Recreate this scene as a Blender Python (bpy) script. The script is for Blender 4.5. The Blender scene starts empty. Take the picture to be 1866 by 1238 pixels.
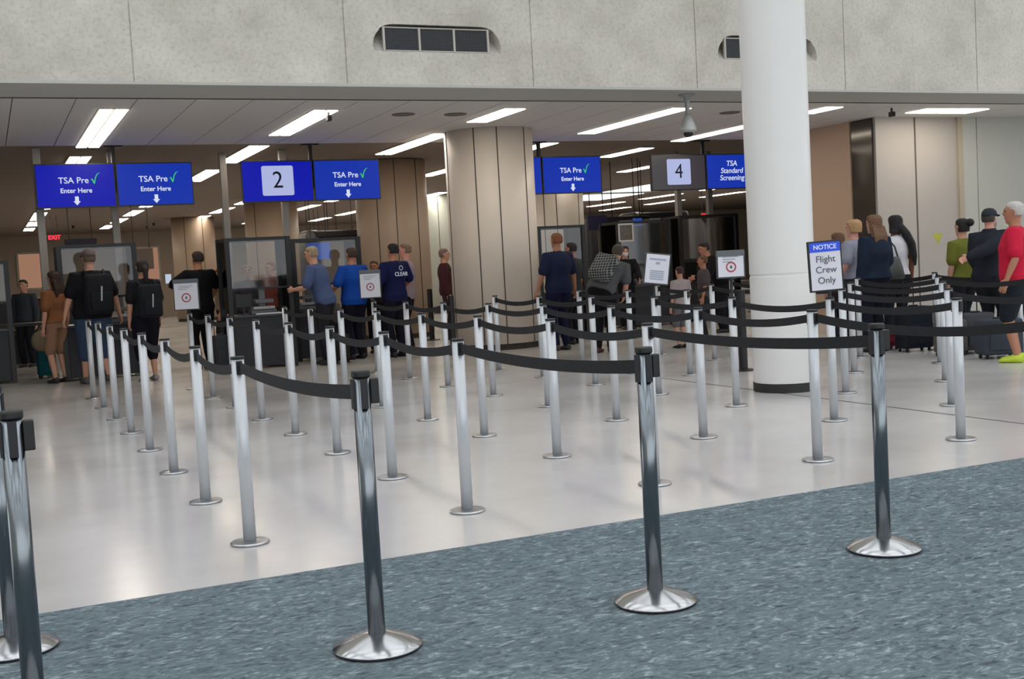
import bpy, bmesh, math, random
from mathutils import Vector, Matrix, Quaternion
random.seed(7)
sc = bpy.context.scene
C = sc.collection
PI = math.pi
R = math.radians
# ------------------------------------------------------------------ camera
FPX, PITCH, ROLL, CAMH, YAW = 2151.97, 0.0640957, -0.055084, 1.4081, R(23.9)
def cam_axes():
    w = Vector((0, math.cos(PITCH), -math.sin(PITCH))); up = Vector((0, math.sin(PITCH), math.cos(PITCH))); r = Vector((1, 0, 0))
    cr, sr = math.cos(ROLL), math.sin(ROLL)
    r2 = r*cr + up*sr; u2 = r*(-sr) + up*cr
    rz = Matrix.Rotation(-YAW, 3, 'Z')
    return rz @ r2, rz @ u2, rz @ w
AR, AU, AW = cam_axes()
cd = bpy.data.cameras.new('camera'); cam = bpy.data.objects.new('camera', cd); C.objects.link(cam)
cd.sensor_width = 36; cd.lens = 36*FPX/1866; cd.clip_end = 300; cd.clip_start = .05
M3 = Matrix((AR, AU, -AW)).transposed()
cam.matrix_world = Matrix.Translation((0, 0, CAMH)) @ M3.to_4x4()
sc.camera = cam
# ------------------------------------------------------------------ world, lights, exposure
sc.view_settings.view_transform = 'Standard'; sc.view_settings.look = 'None'
sc.view_settings.exposure = 0.0; sc.view_settings.gamma = 1.0; sc.view_settings.use_curve_mapping = False
sc.cycles.caustics_reflective = False; sc.cycles.caustics_refractive = False
W = bpy.data.worlds.new('world'); sc.world = W; W.use_nodes = True
bg = W.node_tree.nodes['Background']; bg.inputs[0].default_value = (0.93, 0.97, 1.0, 1); bg.inputs[1].default_value = 2.3
LAMP = 11.0          # strength of the ceiling light diffusers
def ray(px, py):
    return AR*((px-933)/FPX) - AU*((py-619)/FPX) + AW
def at(px, py, Y):            # point of the plane y = Y seen at a pixel
    d = ray(px, py); t = Y/d.y
    return Vector((d.x*t, Y, CAMH + d.z*t))
def atz(px, py, z=0.0):
    d = ray(px, py); t = (z-CAMH)/d.z
    return Vector((d.x*t, d.y*t, z))
# ------------------------------------------------------------------ materials
MATS = {}
def srgb(h):
    h = h.lstrip('#'); v = [int(h[i:i+2], 16)/255 for i in (0, 2, 4)]
    return tuple(c/12.92 if c <= .04045 else ((c+.055)/1.055)**2.4 for c in v) + (1,)
def mat(name, col, rough=.6, metal=0.0, emit=0.0, noise=0.0, nscale=8.0, bump=0.0, spec=.5, alpha=None):
    if name in MATS: return MATS[name]
    m = bpy.data.materials.new(name); m.use_nodes = True
    nt = m.node_tree; b = nt.nodes['Principled BSDF']
    c = srgb(col) if isinstance(col, str) else col
    b.inputs['Base Color'].default_value = c; b.inputs['Roughness'].default_value = rough
    b.inputs['Metallic'].default_value = metal; b.inputs['Specular IOR Level'].default_value = spec
    if emit:
        b.inputs['Emission Color'].default_value = c; b.inputs['Emission Strength'].default_value = emit; b.inputs['Base Color'].default_value = (.015, .015, .02, 1)
    if noise or bump:
        tc = nt.nodes.new('ShaderNodeTexCoord'); n = nt.nodes.new('ShaderNodeTexNoise')
        n.inputs['Scale'].default_value = nscale; n.inputs['Detail'].default_value = 4
        nt.links.new(tc.outputs['Object'], n.inputs['Vector'])
        if noise:
            mx = nt.nodes.new('ShaderNodeMix'); mx.data_type = 'RGBA'
            mx.inputs[6].default_value = tuple(x*(1-noise) for x in c[:3]) + (1,)
            mx.inputs[7].default_value = tuple(min(1, x*(1+noise)) for x in c[:3]) + (1,)
            nt.links.new(n.outputs['Fac'], mx.inputs[0]); nt.links.new(mx.outputs[2], b.inputs['Base Color'])
        if bump:
            bp = nt.nodes.new('ShaderNodeBump'); bp.inputs['Strength'].default_value = bump; bp.inputs['Distance'].default_value = .02
            nt.links.new(n.outputs['Fac'], bp.inputs['Height']); nt.links.new(bp.outputs['Normal'], b.inputs['Normal'])
    MATS[name] = m; return m
def cloth(col): return mat('cloth_'+col, col, .9, noise=.12, nscale=14, bump=.25, spec=.2)
def glass_mat():
    m = bpy.data.materials.new('plexiglass'); m.use_nodes = True; nt = m.node_tree
    for n in list(nt.nodes): nt.nodes.remove(n)
    o = nt.nodes.new('ShaderNodeOutputMaterial'); mx = nt.nodes.new('ShaderNodeMixShader')
    t = nt.nodes.new('ShaderNodeBsdfTransparent'); g = nt.nodes.new('ShaderNodeBsdfGlossy')
    t.inputs[0].default_value = (.82, .84, .86, 1); g.inputs['Roughness'].default_value = .05
    f = nt.nodes.new('ShaderNodeFresnel'); f.inputs[0].default_value = 1.45
    nt.links.new(f.outputs[0], mx.inputs[0]); nt.links.new(t.outputs[0], mx.inputs[1]); nt.links.new(g.outputs[0], mx.inputs[2])
    nt.links.new(mx.outputs[0], o.inputs[0]); return m
GLASS = glass_mat()
def node_mat(name):
    m = bpy.data.materials.new(name); m.use_nodes = True
    nt = m.node_tree; return m, nt, nt.nodes['Principled BSDF']
def ramp(nt, stops):
    r = nt.nodes.new('ShaderNodeValToRGB')
    e = r.color_ramp.elements
    e[0].position, e[0].color = stops[0]; e[1].position, e[1].color = stops[-1]
    for p, c in stops[1:-1]:
        k = e.new(p); k.color = c
    return r
def tex(nt, kind, scale, vec, **kw):
    n = nt.nodes.new(kind); n.inputs['Scale'].default_value = scale; nt.links.new(vec, n.inputs['Vector'])
    for k, v in kw.items(): n.inputs[k].default_value = v
    return n
def concrete():
    m, nt, b = node_mat('concrete'); tc = nt.nodes.new('ShaderNodeTexCoord').outputs['Object']
    n1 = tex(nt, 'ShaderNodeTexNoise', 1.3, tc, Detail=6, Roughness=.65)
    n2 = tex(nt, 'ShaderNodeTexNoise', 22, tc, Detail=5, Roughness=.7)
    r1 = ramp(nt, [(.3, srgb('#b9b4a9')), (.5, srgb('#ccc7bd')), (.72, srgb('#dad5cc'))])
    r2 = ramp(nt, [(.32, (.62, .61, .58, 1)), (.5, (.95, .95, .95, 1)), (.7, (1, 1, 1, 1))])
    mx = nt.nodes.new('ShaderNodeMix'); mx.data_type = 'RGBA'; mx.blend_type = 'MULTIPLY'; mx.inputs[0].default_value = .6
    nt.links.new(n1.outputs['Fac'], r1.inputs[0]); nt.links.new(n2.outputs['Fac'], r2.inputs[0])
    nt.links.new(r1.outputs[0], mx.inputs[6]); nt.links.new(r2.outputs[0], mx.inputs[7]); nt.links.new(mx.outputs[2], b.inputs['Base Color'])
    b.inputs['Roughness'].default_value = .9
    bp = nt.nodes.new('ShaderNodeBump'); bp.inputs['Strength'].default_value = .35; bp.inputs['Distance'].default_value = .02
    nt.links.new(n2.outputs['Fac'], bp.inputs['Height']); nt.links.new(bp.outputs[0], b.inputs['Normal']); return m
def terrazzo():
    m, nt, b = node_mat('polished_terrazzo'); tc = nt.nodes.new('ShaderNodeTexCoord').outputs['Object']
    n1 = tex(nt, 'ShaderNodeTexNoise', .55, tc, Detail=5, Roughness=.55)
    n2 = tex(nt, 'ShaderNodeTexNoise', 60, tc, Detail=3)
    r1 = ramp(nt, [(.3, srgb('#b4afac')), (.55, srgb('#bfbcba')), (.75, srgb('#c4bfbc'))])
    mx = nt.nodes.new('ShaderNodeMix'); mx.data_type = 'RGBA'; mx.blend_type = 'MULTIPLY'; mx.inputs[0].default_value = .12
    nt.links.new(n1.outputs['Fac'], r1.inputs[0]); nt.links.new(r1.outputs[0], mx.inputs[6]); nt.links.new(n2.outputs['Fac'], mx.inputs[7])
    nt.links.new(mx.outputs[2], b.inputs['Base Color'])
    rr = ramp(nt, [(.3, (.16,)*3+(1,)), (.7, (.26,)*3+(1,))]); nt.links.new(n1.outputs['Fac'], rr.inputs[0]); nt.links.new(rr.outputs[0], b.inputs['Roughness'])
    b.inputs['Specular IOR Level'].default_value = .5
    n3 = tex(nt, 'ShaderNodeTexNoise', 2.5, tc, Detail=2)
    bp = nt.nodes.new('ShaderNodeBump'); bp.inputs['Strength'].default_value = .06; bp.inputs['Distance'].default_value = .02
    nt.links.new(n3.outputs['Fac'], bp.inputs['Height']); nt.links.new(bp.outputs[0], b.inputs['Normal']); return m
def carpet_mat():
    m, nt, b = node_mat('carpet'); tc = nt.nodes.new('ShaderNodeTexCoord').outputs['Object']
    mp = nt.nodes.new('ShaderNodeMapping'); mp.inputs['Rotation'].default_value = (0, 0, R(24)); mp.inputs['Scale'].default_value = (.62, 1.25, 1)
    nt.links.new(tc, mp.inputs[0])
    n1 = tex(nt, 'ShaderNodeTexNoise', 26, mp.outputs[0], Detail=4, Roughness=.6, Distortion=1.2)
    n2 = tex(nt, 'ShaderNodeTexNoise', 2.2, tc, Detail=3)
    n4 = tex(nt, 'ShaderNodeTexNoise', 260, tc, Detail=2)
    r1 = ramp(nt, [(.30, srgb('#485055')), (.44, srgb('#646f75')), (.56, srgb('#707d83')), (.64, srgb('#8d999c')), (.76, srgb('#b2bcbd'))])
    r2 = ramp(nt, [(.3, (.8, .82, .83, 1)), (.7, (1, 1, 1, 1))])
    mx = nt.nodes.new('ShaderNodeMix'); mx.data_type = 'RGBA'; mx.blend_type = 'MULTIPLY'; mx.inputs[0].default_value = 1
    nt.links.new(n1.outputs['Fac'], r1.inputs[0]); nt.links.new(n2.outputs['Fac'], r2.inputs[0])
    nt.links.new(r1.outputs[0], mx.inputs[6]); nt.links.new(r2.outputs[0], mx.inputs[7]); nt.links.new(mx.outputs[2], b.inputs['Base Color'])
    b.inputs['Roughness'].default_value = 1; b.inputs['Specular IOR Level'].default_value = .1
    bp = nt.nodes.new('ShaderNodeBump'); bp.inputs['Strength'].default_value = .5; bp.inputs['Distance'].default_value = .01
    nt.links.new(n4.outputs['Fac'], bp.inputs['Height']); nt.links.new(bp.outputs[0], b.inputs['Normal']); return m
CONC, TERR, CARP = concrete(), terrazzo(), carpet_mat()
CREAM = mat('cream_cladding', '#dacfc3', .45, noise=.03, nscale=2)
TAN = mat('tan_cladding', '#a48f7c', .5, noise=.03, nscale=2)
WHITEP = mat('white_column_paint', '#dedddb', .35, noise=.015, nscale=3)
GREY = mat('grey_paint', '#8b8883', .55)
JOINT = mat('dark_joint', '#3a3733', .9)
BLACK = mat('black_plastic', '#101114', .45)
FRAME = mat('black_metal', '#0d0c10', .35, metal=.3)
NAVY = mat('navy_panel', '#0d0f1d', .5)
POST = mat('satin_aluminium', '#c3c6ca', .38, metal=.35)
CHROME = mat('chrome', '#7c8287', .22, metal=1)
CHROMEB = mat('brushed_chrome', '#b6b7b9', .22, metal=1)
_nt = CHROMEB.node_tree; _tg = _nt.nodes.new('ShaderNodeTangent'); _tg.direction_type = 'RADIAL'; _tg.axis = 'Z'
CHROMEB.node_tree.nodes['Principled BSDF'].inputs['Anisotropic'].default_value = .85; CHROMEB.node_tree.nodes['Principled BSDF'].inputs['Anisotropic Rotation'].default_value = .25
_nt.links.new(_tg.outputs[0], _nt.nodes['Principled BSDF'].inputs['Tangent'])
BELT = mat('black_webbing', '#17171b', .8, bump=.2, nscale=80)
DIFF = mat('light_diffuser', (1, .90, .76, 1), .5, emit=LAMP)
LFR = mat('light_frame', '#b9b4ac', .5)
POLE = mat('pole_grey', '#8d8884', .5)
WHITE = mat('white_card', '#d9d9df', .5)
# ------------------------------------------------------------------ helpers
def obj(name, bm, m, parent=None, smooth=False):
    me = bpy.data.meshes.new(name); bm.normal_update(); bm.to_mesh(me); bm.free()
    if smooth:
        for p in me.polygons: p.use_smooth = True
    o = bpy.data.objects.new(name, me); C.objects.link(o)
    if m: me.materials.append(m)
    if parent: o.parent = parent
    return o
def tag(o, label, cat, group=None):
    o['label'] = label; o['category'] = cat
    if group: o['group'] = group
    return o
def thing(name, label, cat, loc=(0, 0, 0), rz=0.0, group=None):
    o = bpy.data.objects.new(name, None); C.objects.link(o); o.empty_display_size = .1
    o.location = loc; o.rotation_euler = (0, 0, rz); return tag(o, label, cat, group)
def struct(name, bm, m, parent=None):
    o = obj(name, bm, m, parent)
    if not parent: o['kind'] = 'structure'
    return o
def box(bm, x0, x1, y0, y1, z0, z1, bev=0.0):
    r = bmesh.ops.create_cube(bm, size=1); vs = r['verts']
    for v in vs:
        v.co = Vector((x0+(v.co.x+.5)*(x1-x0), y0+(v.co.y+.5)*(y1-y0), z0+(v.co.z+.5)*(z1-z0)))
    if bev:
        es = list({e for v in vs for e in v.link_edges})
        bmesh.ops.bevel(bm, geom=es, offset=bev, segments=3, affect='EDGES', profile=.5)
    return vs
def nb(*a, **k):
    bm = bmesh.new(); box(bm, *a, **k); return bm
def lathe(bm, prof, seg=32, cx=0, cy=0):       # prof: (r, z) from the bottom up
    rings = []
    for r, z in prof:
        rings.append([bm.verts.new((cx+r*math.cos(2*PI*i/seg), cy+r*math.sin(2*PI*i/seg), z)) for i in range(seg)])
    for a, b in zip(rings, rings[1:]):
        for i in range(seg): bm.faces.new((a[i], a[(i+1) % seg], b[(i+1) % seg], b[i]))
    if prof[0][0] > 1e-4: bm.faces.new(list(reversed(rings[0])))
    if prof[-1][0] > 1e-4: bm.faces.new(rings[-1])
def loft(bm, rings, seg=14):                    # rings: (centre, ax, ay) half axis vectors
    rs = []
    for c, ax, ay in rings:
        rs.append([bm.verts.new(c + ax*math.cos(2*PI*i/seg) + ay*math.sin(2*PI*i/seg)) for i in range(seg)])
    for a, b in zip(rs, rs[1:]):
        for i in range(seg): bm.faces.new((a[i], a[(i+1) % seg], b[(i+1) % seg], b[i]))
    bm.faces.new(list(reversed(rs[0]))); bm.faces.new(rs[-1])
def tube(bm, pts, rad, seg=12, caps=True):      # tapered round limb through points
    pts = [Vector(p) for p in pts]
    if not isinstance(rad, (list, tuple)): rad = [rad]*len(pts)
    rings = []
    prev = None
    for i, p in enumerate(pts):
        d = (pts[min(i+1, len(pts)-1)] - pts[max(i-1, 0)]).normalized()
        a = (prev if prev else Vector((1, 0, 0)) if abs(d.x) < .8 else Vector((0, 1, 0)))
        u = (a - d*a.dot(d)).normalized(); v = d.cross(u); prev = u
        if i == 0 and caps:
            for k in (.25, .7): rings.append((p - d*rad[0]*math.sqrt(1-k*k)*.95, u*rad[0]*k, v*rad[0]*k))
        rings.append((p, u*rad[i], v*rad[i]))
        if i == len(pts)-1 and caps:
            for k in (.7, .25): rings.append((p + d*rad[i]*math.sqrt(1-k*k)*.95, u*rad[i]*k, v*rad[i]*k))
    loft(bm, rings, seg)
def ball(bm, c, rx, ry, rz, M=None, seg=16):
    r = bmesh.ops.create_uvsphere(bm, u_segments=seg, v_segments=10, radius=1)
    for v in r['verts']:
        q = Vector((v.co.x*rx, v.co.y*ry, v.co.z*rz))
        v.co = (M @ q if M else q) + Vector(c)
def xf(bm, M):
    for v in bm.verts: v.co = M @ v.co
    return bm
def nbl(prof, seg=64):
    bm = bmesh.new(); lathe(bm, prof, seg); return bm
def kids(o): return [c for c in bpy.data.objects if c.parent == o]
def dup(root, loc, rz, label, group=None):
    r = root.copy(); C.objects.link(r); r.location = loc; r.rotation_euler = (0, 0, rz); r['label'] = label
    if group: r['group'] = group
    for ch in kids(root):
        c = ch.copy(); C.objects.link(c); c.parent = r
        for gch in kids(ch):
            d = gch.copy(); C.objects.link(d); d.parent = c
    return r
def text(name, s, size, m, parent, loc, rot=(PI/2, 0, 0), align='CENTER', bold=0.0, ext=.002, sx=1.0, shear=0.0):
    cu = bpy.data.curves.new(name, 'FONT'); cu.body = s; cu.size = size; cu.align_x = align; cu.align_y = 'CENTER'
    cu.extrude = ext; cu.offset = bold; cu.shear = shear; cu.space_line = .95
    o = bpy.data.objects.new(name, cu); C.objects.link(o); bpy.context.view_layer.update()
    me = bpy.data.meshes.new_from_object(o.evaluated_get(bpy.context.evaluated_depsgraph_get()))
    bpy.data.objects.remove(o); bpy.data.curves.remove(cu)
    n = bpy.data.objects.new(name, me); C.objects.link(n); me.materials.clear(); me.materials.append(m)
    n.location = loc; n.rotation_euler = rot; n.scale = (sx, 1, 1); n.parent = parent; return n
def poly(pts, y=0.0, t=.003):                  # flat cut-out in the xz plane, thickness t towards -y
    bm = bmesh.new(); vs = [bm.verts.new((x, y, z)) for x, z in pts]; f = bm.faces.new(vs)
    r = bmesh.ops.extrude_face_region(bm, geom=[f])
    for v in r['geom']:
        if isinstance(v, bmesh.types.BMVert): v.co.y -= t
    bmesh.ops.recalc_face_normals(bm, faces=bm.faces[:]); return bm
# ------------------------------------------------------------------ the setting
HALLZ = 3.64
EDGE = 5.48
struct('floor', nb(-14, 48, EDGE, 54, -.2, 0), TERR)
struct('floor_carpet', nb(-14, 30, -10, EDGE, -.2, .004), CARP)
s = obj('floor_joint', nb(7.015, 7.035, 5.6, 24, -.01, .0015), JOINT); s['kind'] = 'structure'
# concrete header above the opening, with scooped recesses for the air vents
JX = [-3.05, -.72, 1.6, 3.91, 6.23, 8.56, 10.95, 13.35, 15.7, 18.0]
def header():
    bm = nb(-14, 30, 13.0, 13.5, 3.53, 8.0); o = struct('wall_front', bm, CONC)
    cut = bmesh.new()
    for cx in (5.03, 9.69):                        # wedge with rounded ends: deep at the top, flush at the bottom
        n = 10; w, zt, zb = .83, 4.215, 3.905; rr = .29
        out = []
        for i in range(n+1): out.append((cx+w-rr+rr*math.sin(PI/2*i/n)*1.0, zt-rr+rr*math.cos(PI/2*i/n)))
        out.append((cx+w, zb)); out.append((cx-w, zb))
        for i in range(n+1): out.append((cx-w+rr-rr*math.cos(PI/2*i/n), zt-rr+rr*math.sin(PI/2*i/n)))
        f = [cut.verts.new((x, 12.9, z)) for x, z in out]
        bk = [cut.verts.new((x if abs(x-cx) < w-.1 else cx+(x-cx)*.93, 13.02 + .26*(z-zb)/(zt-zb), z)) for x, z in out]
        cut.faces.new(f); cut.faces.new(list(reversed(bk)))
        for i in range(len(out)):
            j = (i+1) % len(out); cut.faces.new((f[j], f[i], bk[i], bk[j]))
    for x in JX: box(cut, x-.007, x+.007, 12.9, 13.012, 3.4, 8.2)
    bmesh.ops.recalc_face_normals(cut, faces=cut.faces[:])
    co = obj('cut', cut, None)
    md = o.modifiers.new('b', 'BOOLEAN'); md.object = co; md.operation = 'DIFFERENCE'; md.solver = 'EXACT'
    bpy.context.view_layer.update()
    me = bpy.data.meshes.new_from_object(o.evaluated_get(bpy.context.evaluated_depsgraph_get()))
    o.modifiers.clear(); o.data = me; bpy.data.objects.remove(co)
header()
GRL = mat('vent_mesh_dark', '#2a2b2e', .6)
def vent(cx, label):
    t = thing('air_vent', label, 'vent', (cx, 13.035, 3.91), 0, 'air vents in the concrete header')
    fr = bmesh.new(); w = .645
    box(fr, -w, w, -.03, .0, 0, .012); box(fr, -w, w, -.03, .0, .262, .274)
    for x in (-w, -.215, .215, w): box(fr, x-.012, x+.012, -.035, .0, 0, .274)
    obj('vent_frame', fr, LFR, t)
    g = bmesh.new()
    for k in range(3):
        x0 = -w+.012+k*.43
        for i in range(13): box(g, x0, x0+.406, -.02, -.016, .012+i*.02, .018+i*.02)
        for i in range(20): box(g, x0+i*.0205, x0+i*.0205+.005, -.022, -.018, .012, .262)
    obj('vent_grille', g, mat('grille_grey', '#4a4c50', .5), t)
    obj('vent_backing', nb(-w, w, -.006, 0, .0, .27), GRL, t); return t
vent(5.02, 'louvred air vent left of the white column, all three bays in view')
vent(9.66, 'air vent half hidden behind the white column')
# soffit under the header and the two ceilings
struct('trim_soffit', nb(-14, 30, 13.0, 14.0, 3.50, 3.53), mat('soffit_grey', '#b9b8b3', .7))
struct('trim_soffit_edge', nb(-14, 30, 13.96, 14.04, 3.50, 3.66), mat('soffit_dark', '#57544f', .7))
cb = bmesh.new()
for i in range(-18, 46):
    x = .47+i*.7
    box(cb, x+.006, x+.694, 14.04, 19.9, HALLZ, HALLZ+.05)
struct('ceiling_front', cb, mat('ceiling_panel', '#dcdad8', .65))
struct('ceiling_backing', nb(-14, 48, 13.5, 54, HALLZ+.06, HALLZ+.2), JOINT)
struct('ceiling_rear', nb(-14, 48, 19.9, 54, HALLZ+.015, HALLZ+.055), mat('ceiling_brown', '#8e8077', .8))
struct('wall_back', nb(-14, 48, 53, 53.3, 0, HALLZ+.1), mat('wall_back_paint', '#a89a8a', .8))
struct('wall_left', nb(-6.3, -6, 14, 53, 0, HALLZ+.1), mat('wall_side_paint', '#8f857a', .8))
struct('wall_far_right', nb(40, 40.3, 20, 53, 0, HALLZ+.1), mat('wall_side_paint', '#8f857a', .8))
# unseen lobby walls behind the camera, shaped for daylight and strips in the chrome
lb = bmesh.new()
for i in range(9): box(lb, -13+i*5, -12.4+i*5, -10.4, -10, 0, 8)
box(lb, -14, 30, -10.4, -10, 0, .5); box(lb, -14, 30, -10.4, -10, 7.2, 8)
struct('wall_unseen_rear', lb, mat('lobby_dark', '#b5b1aa', .8))
lb = bmesh.new(); box(lb, -14.3, -14, -10.4, 13, 0, 8); struct('wall_unseen_left', lb, mat('lobby_side', '#d2cfc9', .8))
lb = bmesh.new(); box(lb, 30, 30.3, -10.4, 20, 0, 3); box(lb, 30, 30.3, -10.4, 20, 6, 8); struct('wall_unseen_right', lb, mat('lobby_side', '#d2cfc9', .8))
lb = bmesh.new()  # overhead beams added out of view to put dark streaks in the chrome bases
for i in range(6): box(lb, -14, 30, -9+i*4, -8.3+i*4, 8.4, 9.2)
for i in range(9): box(lb, -12+i*5, -11.4+i*5, -10, 13, 8.0, 8.4)
struct('ceiling_added_beams', lb, mat('added_beam', '#77736c', .8))
# right hand block with panelled walls and a dark doorway panel
XR, YR = 14.6, 16.6
PALE = mat('wall_panel_pale', '#b4ada7', .5, noise=.03, nscale=1.5)
wr = bmesh.new()
for a, b in ((14.6, 15.5), (15.52, 16.5)): box(wr, a+.01, b-.01, YR, YR+.06, 0, HALLZ)
struct('wall_right', wr, PALE)
wr = bmesh.new()
for a, b in ((16.5, 16.97), (16.97, 19.4), (19.4, 22), (22, 26)): box(wr, a+.01, b-.01, YR-.02, YR+.06, 0, HALLZ)
struct('wall_right_panels', wr, mat('wall_panel_grey', '#c2c2ba', .5, noise=.03, nscale=1.5))
struct('trim_corner', nb(16.49, 16.6, YR-.05, YR, 0, HALLZ), mat('corner_trim', '#b3a993', .5))
struct('wall_right_core', nb(14.62, 30, YR+.06, 20.2, 0, HALLZ), JOINT)
struct('wall_right_side', nb(14.55, 14.62, 17.22, 20.2, 0, HALLZ), mat('wall_side_tan', '#bfa48e', .6))
struct('door_1', nb(14.57, 14.62, 16.66, 17.2, 0, HALLZ-.02), mat('dark_glass_door', '#4b453f', .12, metal=.3))
sg = obj('warning_sticker', poly([(-.125, .09), (.125, .09), (0, -.11)], 0, .002), mat('yellow_green', '#b9b84a', .6))
sg.location = (15.97, YR-.001, 1.44); tag(sg, 'yellow triangular sticker pointing down on the pale wall panel', 'sticker')
# ------------------------------------------------------------------ columns
def clad_column(x, y, r, m, label, joints):
    t = thing('round_column', label, 'column', (x, y, 0), 0, None)
    bm = bmesh.new(); lathe(bm, [(r, .1), (r, HALLZ)], 64); o = obj('cladding', bm, m, t, True)
    bm = bmesh.new(); lathe(bm, [(r-.03, 0), (r-.03, .1)], 48); obj('plinth', bm, JOINT, t)
    for a in joints:
        bm = nb(-.008, .008, -.006, .006, .1, HALLZ-.002); xf(bm, Matrix.Translation((r*math.cos(a), r*math.sin(a), 0)) @ Matrix.Rotation(a+PI/2, 4, 'Z')); obj('panel_joint', bm, JOINT, t)
    return t
def colpos(px, D):        # centre of a column seen at px, at camera depth D
    d = ray(px, 480); k = D/d.dot(AW); return d.x*k, d.y*k
def jang(px, cx, cy, r):  # angle on the cylinder that is seen at a pixel column
    d = ray(px, 450); d = Vector((d.x, d.y)).normalized(); c = Vector((cx, cy)); b = d.dot(c)
    q = b*b - (c.length_squared - r*r)
    p = d*(b-math.sqrt(max(q, 0))); return math.atan2(p.y-cy, p.x-cx)
x, y = colpos(902, 20.0); clad_column(x, y, .745, CREAM, 'wide cream round column in the centre, nearest of the clad columns', [jang(p, x, y, .745) for p in (824, 874, 916, 965)])
x, y = colpos(720, 24.6); clad_column(x, y, .745, TAN, 'beige clad round column behind the queue lanes, beside the glass booth', [jang(p, x, y, .745) for p in (692, 726, 765)])
x, y = colpos(1012, 28.5); clad_column(x, y, .745, CREAM, 'cream round column just right of the central column, partly hidden', [jang(p, x, y, .745) for p in (995, 1018, 1058)])
x, y = colpos(500, 33.5); clad_column(x, y, .745, TAN, 'distant tan column below the number two screen', [jang(p, x, y, .745) for p in (468, 520)])
x, y = colpos(356, 42.0); clad_column(x, y, .745, TAN, 'farthest tan column, behind the man holding a phone', [jang(p, x, y, .745) for p in (338, 371)])
x, y = colpos(806, 37.0); clad_column(x, y, .745, mat('pale_cladding', '#c6cbc2', .5), 'pale distant column seen between the beige and central columns', [jang(p, x, y, .745) for p in (802,)])
t = thing('white_column', 'tall smooth white column with a black band at its foot', 'column')
x, y = colpos(1424, 11.75); t.location = (x, y, 0)
bm = bmesh.new(); lathe(bm, [(.318, .09), (.318, .6), (.318, 1.14), (.312, 1.145), (.312, 1.165), (.318, 1.17), (.318, 1.4), (.320, 4), (.322, 8)], 96); obj('shaft', bm, WHITEP, t, False)
for p in kids(t)[0].data.polygons: p.use_smooth = False
bm = bmesh.new(); lathe(bm, [(.325, .004), (.325, .09)], 64); obj('base_band', bm, mat('black_rubber', '#232324', .6), t)
bm = nb(-.035, .035, -.02, .02, .30, .39, bev=.006); a = jang(1472, x, y, .318); xf(bm, Matrix.Translation((.33*math.cos(a), .33*math.sin(a), 0)) @ Matrix.Rotation(a+PI/2, 4, 'Z')); obj('wall_plate', bm, LFR, t)
# ------------------------------------------------------------------ ceiling lights
def light(x0, x1, y0, y1, label, n):
    t = thing('ceiling_light', label, 'ceiling light', ((x0+x1)/2, (y0+y1)/2, HALLZ), 0, 'recessed ceiling lights of the hall')
    w, l = (x1-x0)/2, (y1-y0)/2
    bm = bmesh.new(); box(bm, -w-.02, w+.02, -l-.02, l+.02, -.006, .03)
    obj('light_frame', bm, LFR, t)
    bm = bmesh.new()
    for i in range(n):
        a, b = -l+2*l*i/n+.012, -l+2*l*(i+1)/n-.012
        box(bm, -w, -.018, a+.01, b-.01, -.016, -.007); box(bm, .018, w, a+.01, b-.01, -.016, -.007)
    obj('diffuser', bm, DIFF, t)
rows = [(1.68, 'leftmost row'), (4.44, 'second row from the left'), (7.18, 'third row from the left'), (9.93, 'fourth row from the left'), (12.68, 'fifth row from the left'), (15.4, 'sixth row from the left'), (18.15, 'seventh row from the left'), (20.9, 'eighth row from the left'), (23.6, 'ninth row from the left'), (26.4, 'tenth row from the left')]
ords = ['nearest', 'second', 'third', 'fourth', 'fifth', 'sixth', 'seventh', 'eighth', 'ninth', 'tenth']
for ri, (cx, rn) in enumerate(rows):
    spans = [(15.82, 18.66), (20.1, 23.0), (24.4, 27.1), (28.7, 31.5), (33, 35.8), (37.3, 40.1), (41.6, 44.4), (46, 48.5)]
    if ri == 0: spans = [(15.8, 20.1), (21.5, 22.9), (27.1, 29.9), (31.2, 35.4), (37, 41), (42, 44.5), (46, 48)]
    if ri == 2: spans = [(15.62, 17.12), (18.58, 21.8)] + spans[2:]
    if ri == 3: spans[0] = (15.5, 18.7)
    if ri == 4: spans = [(15.3, 16.1), (17.63, 20.05), (21.2, 23.04)] + spans[2:]
    if ri >= 5: spans = spans[2:]
    if ri in (6, 7): spans = spans[:1] + spans[-2:]
    for k, (a, b) in enumerate(spans):
        w = .165 if ri else .17
        light(cx-w, cx+w, a, b, 'lit ceiling light, %s of the %s' % (ords[k], rn), max(1, round((b-a)/1.42)))
light(14.75, 16.15, 15.45, 16.02, 'wide lit ceiling light near the pale right hand wall', 1)
t = thing('skylight_panel', 'very large bright white ceiling panel right of the third screen pair', 'skylight', (20.1, 35, HALLZ))
obj('skylight_frame', nb(-1.25, 1.25, -4.3, 4.3, -.03, .03), LFR, t)
bm = bmesh.new(); box(bm, -1.15, 1.15, -4.2, -.3, -.05, -.031); box(bm, -1.15, 1.15, .9, 4.2, -.05, -.031); obj('diffuser', bm, mat('daylight_diffuser', (.85, .93, .92, 1), .5, emit=2.0), t)
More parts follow.
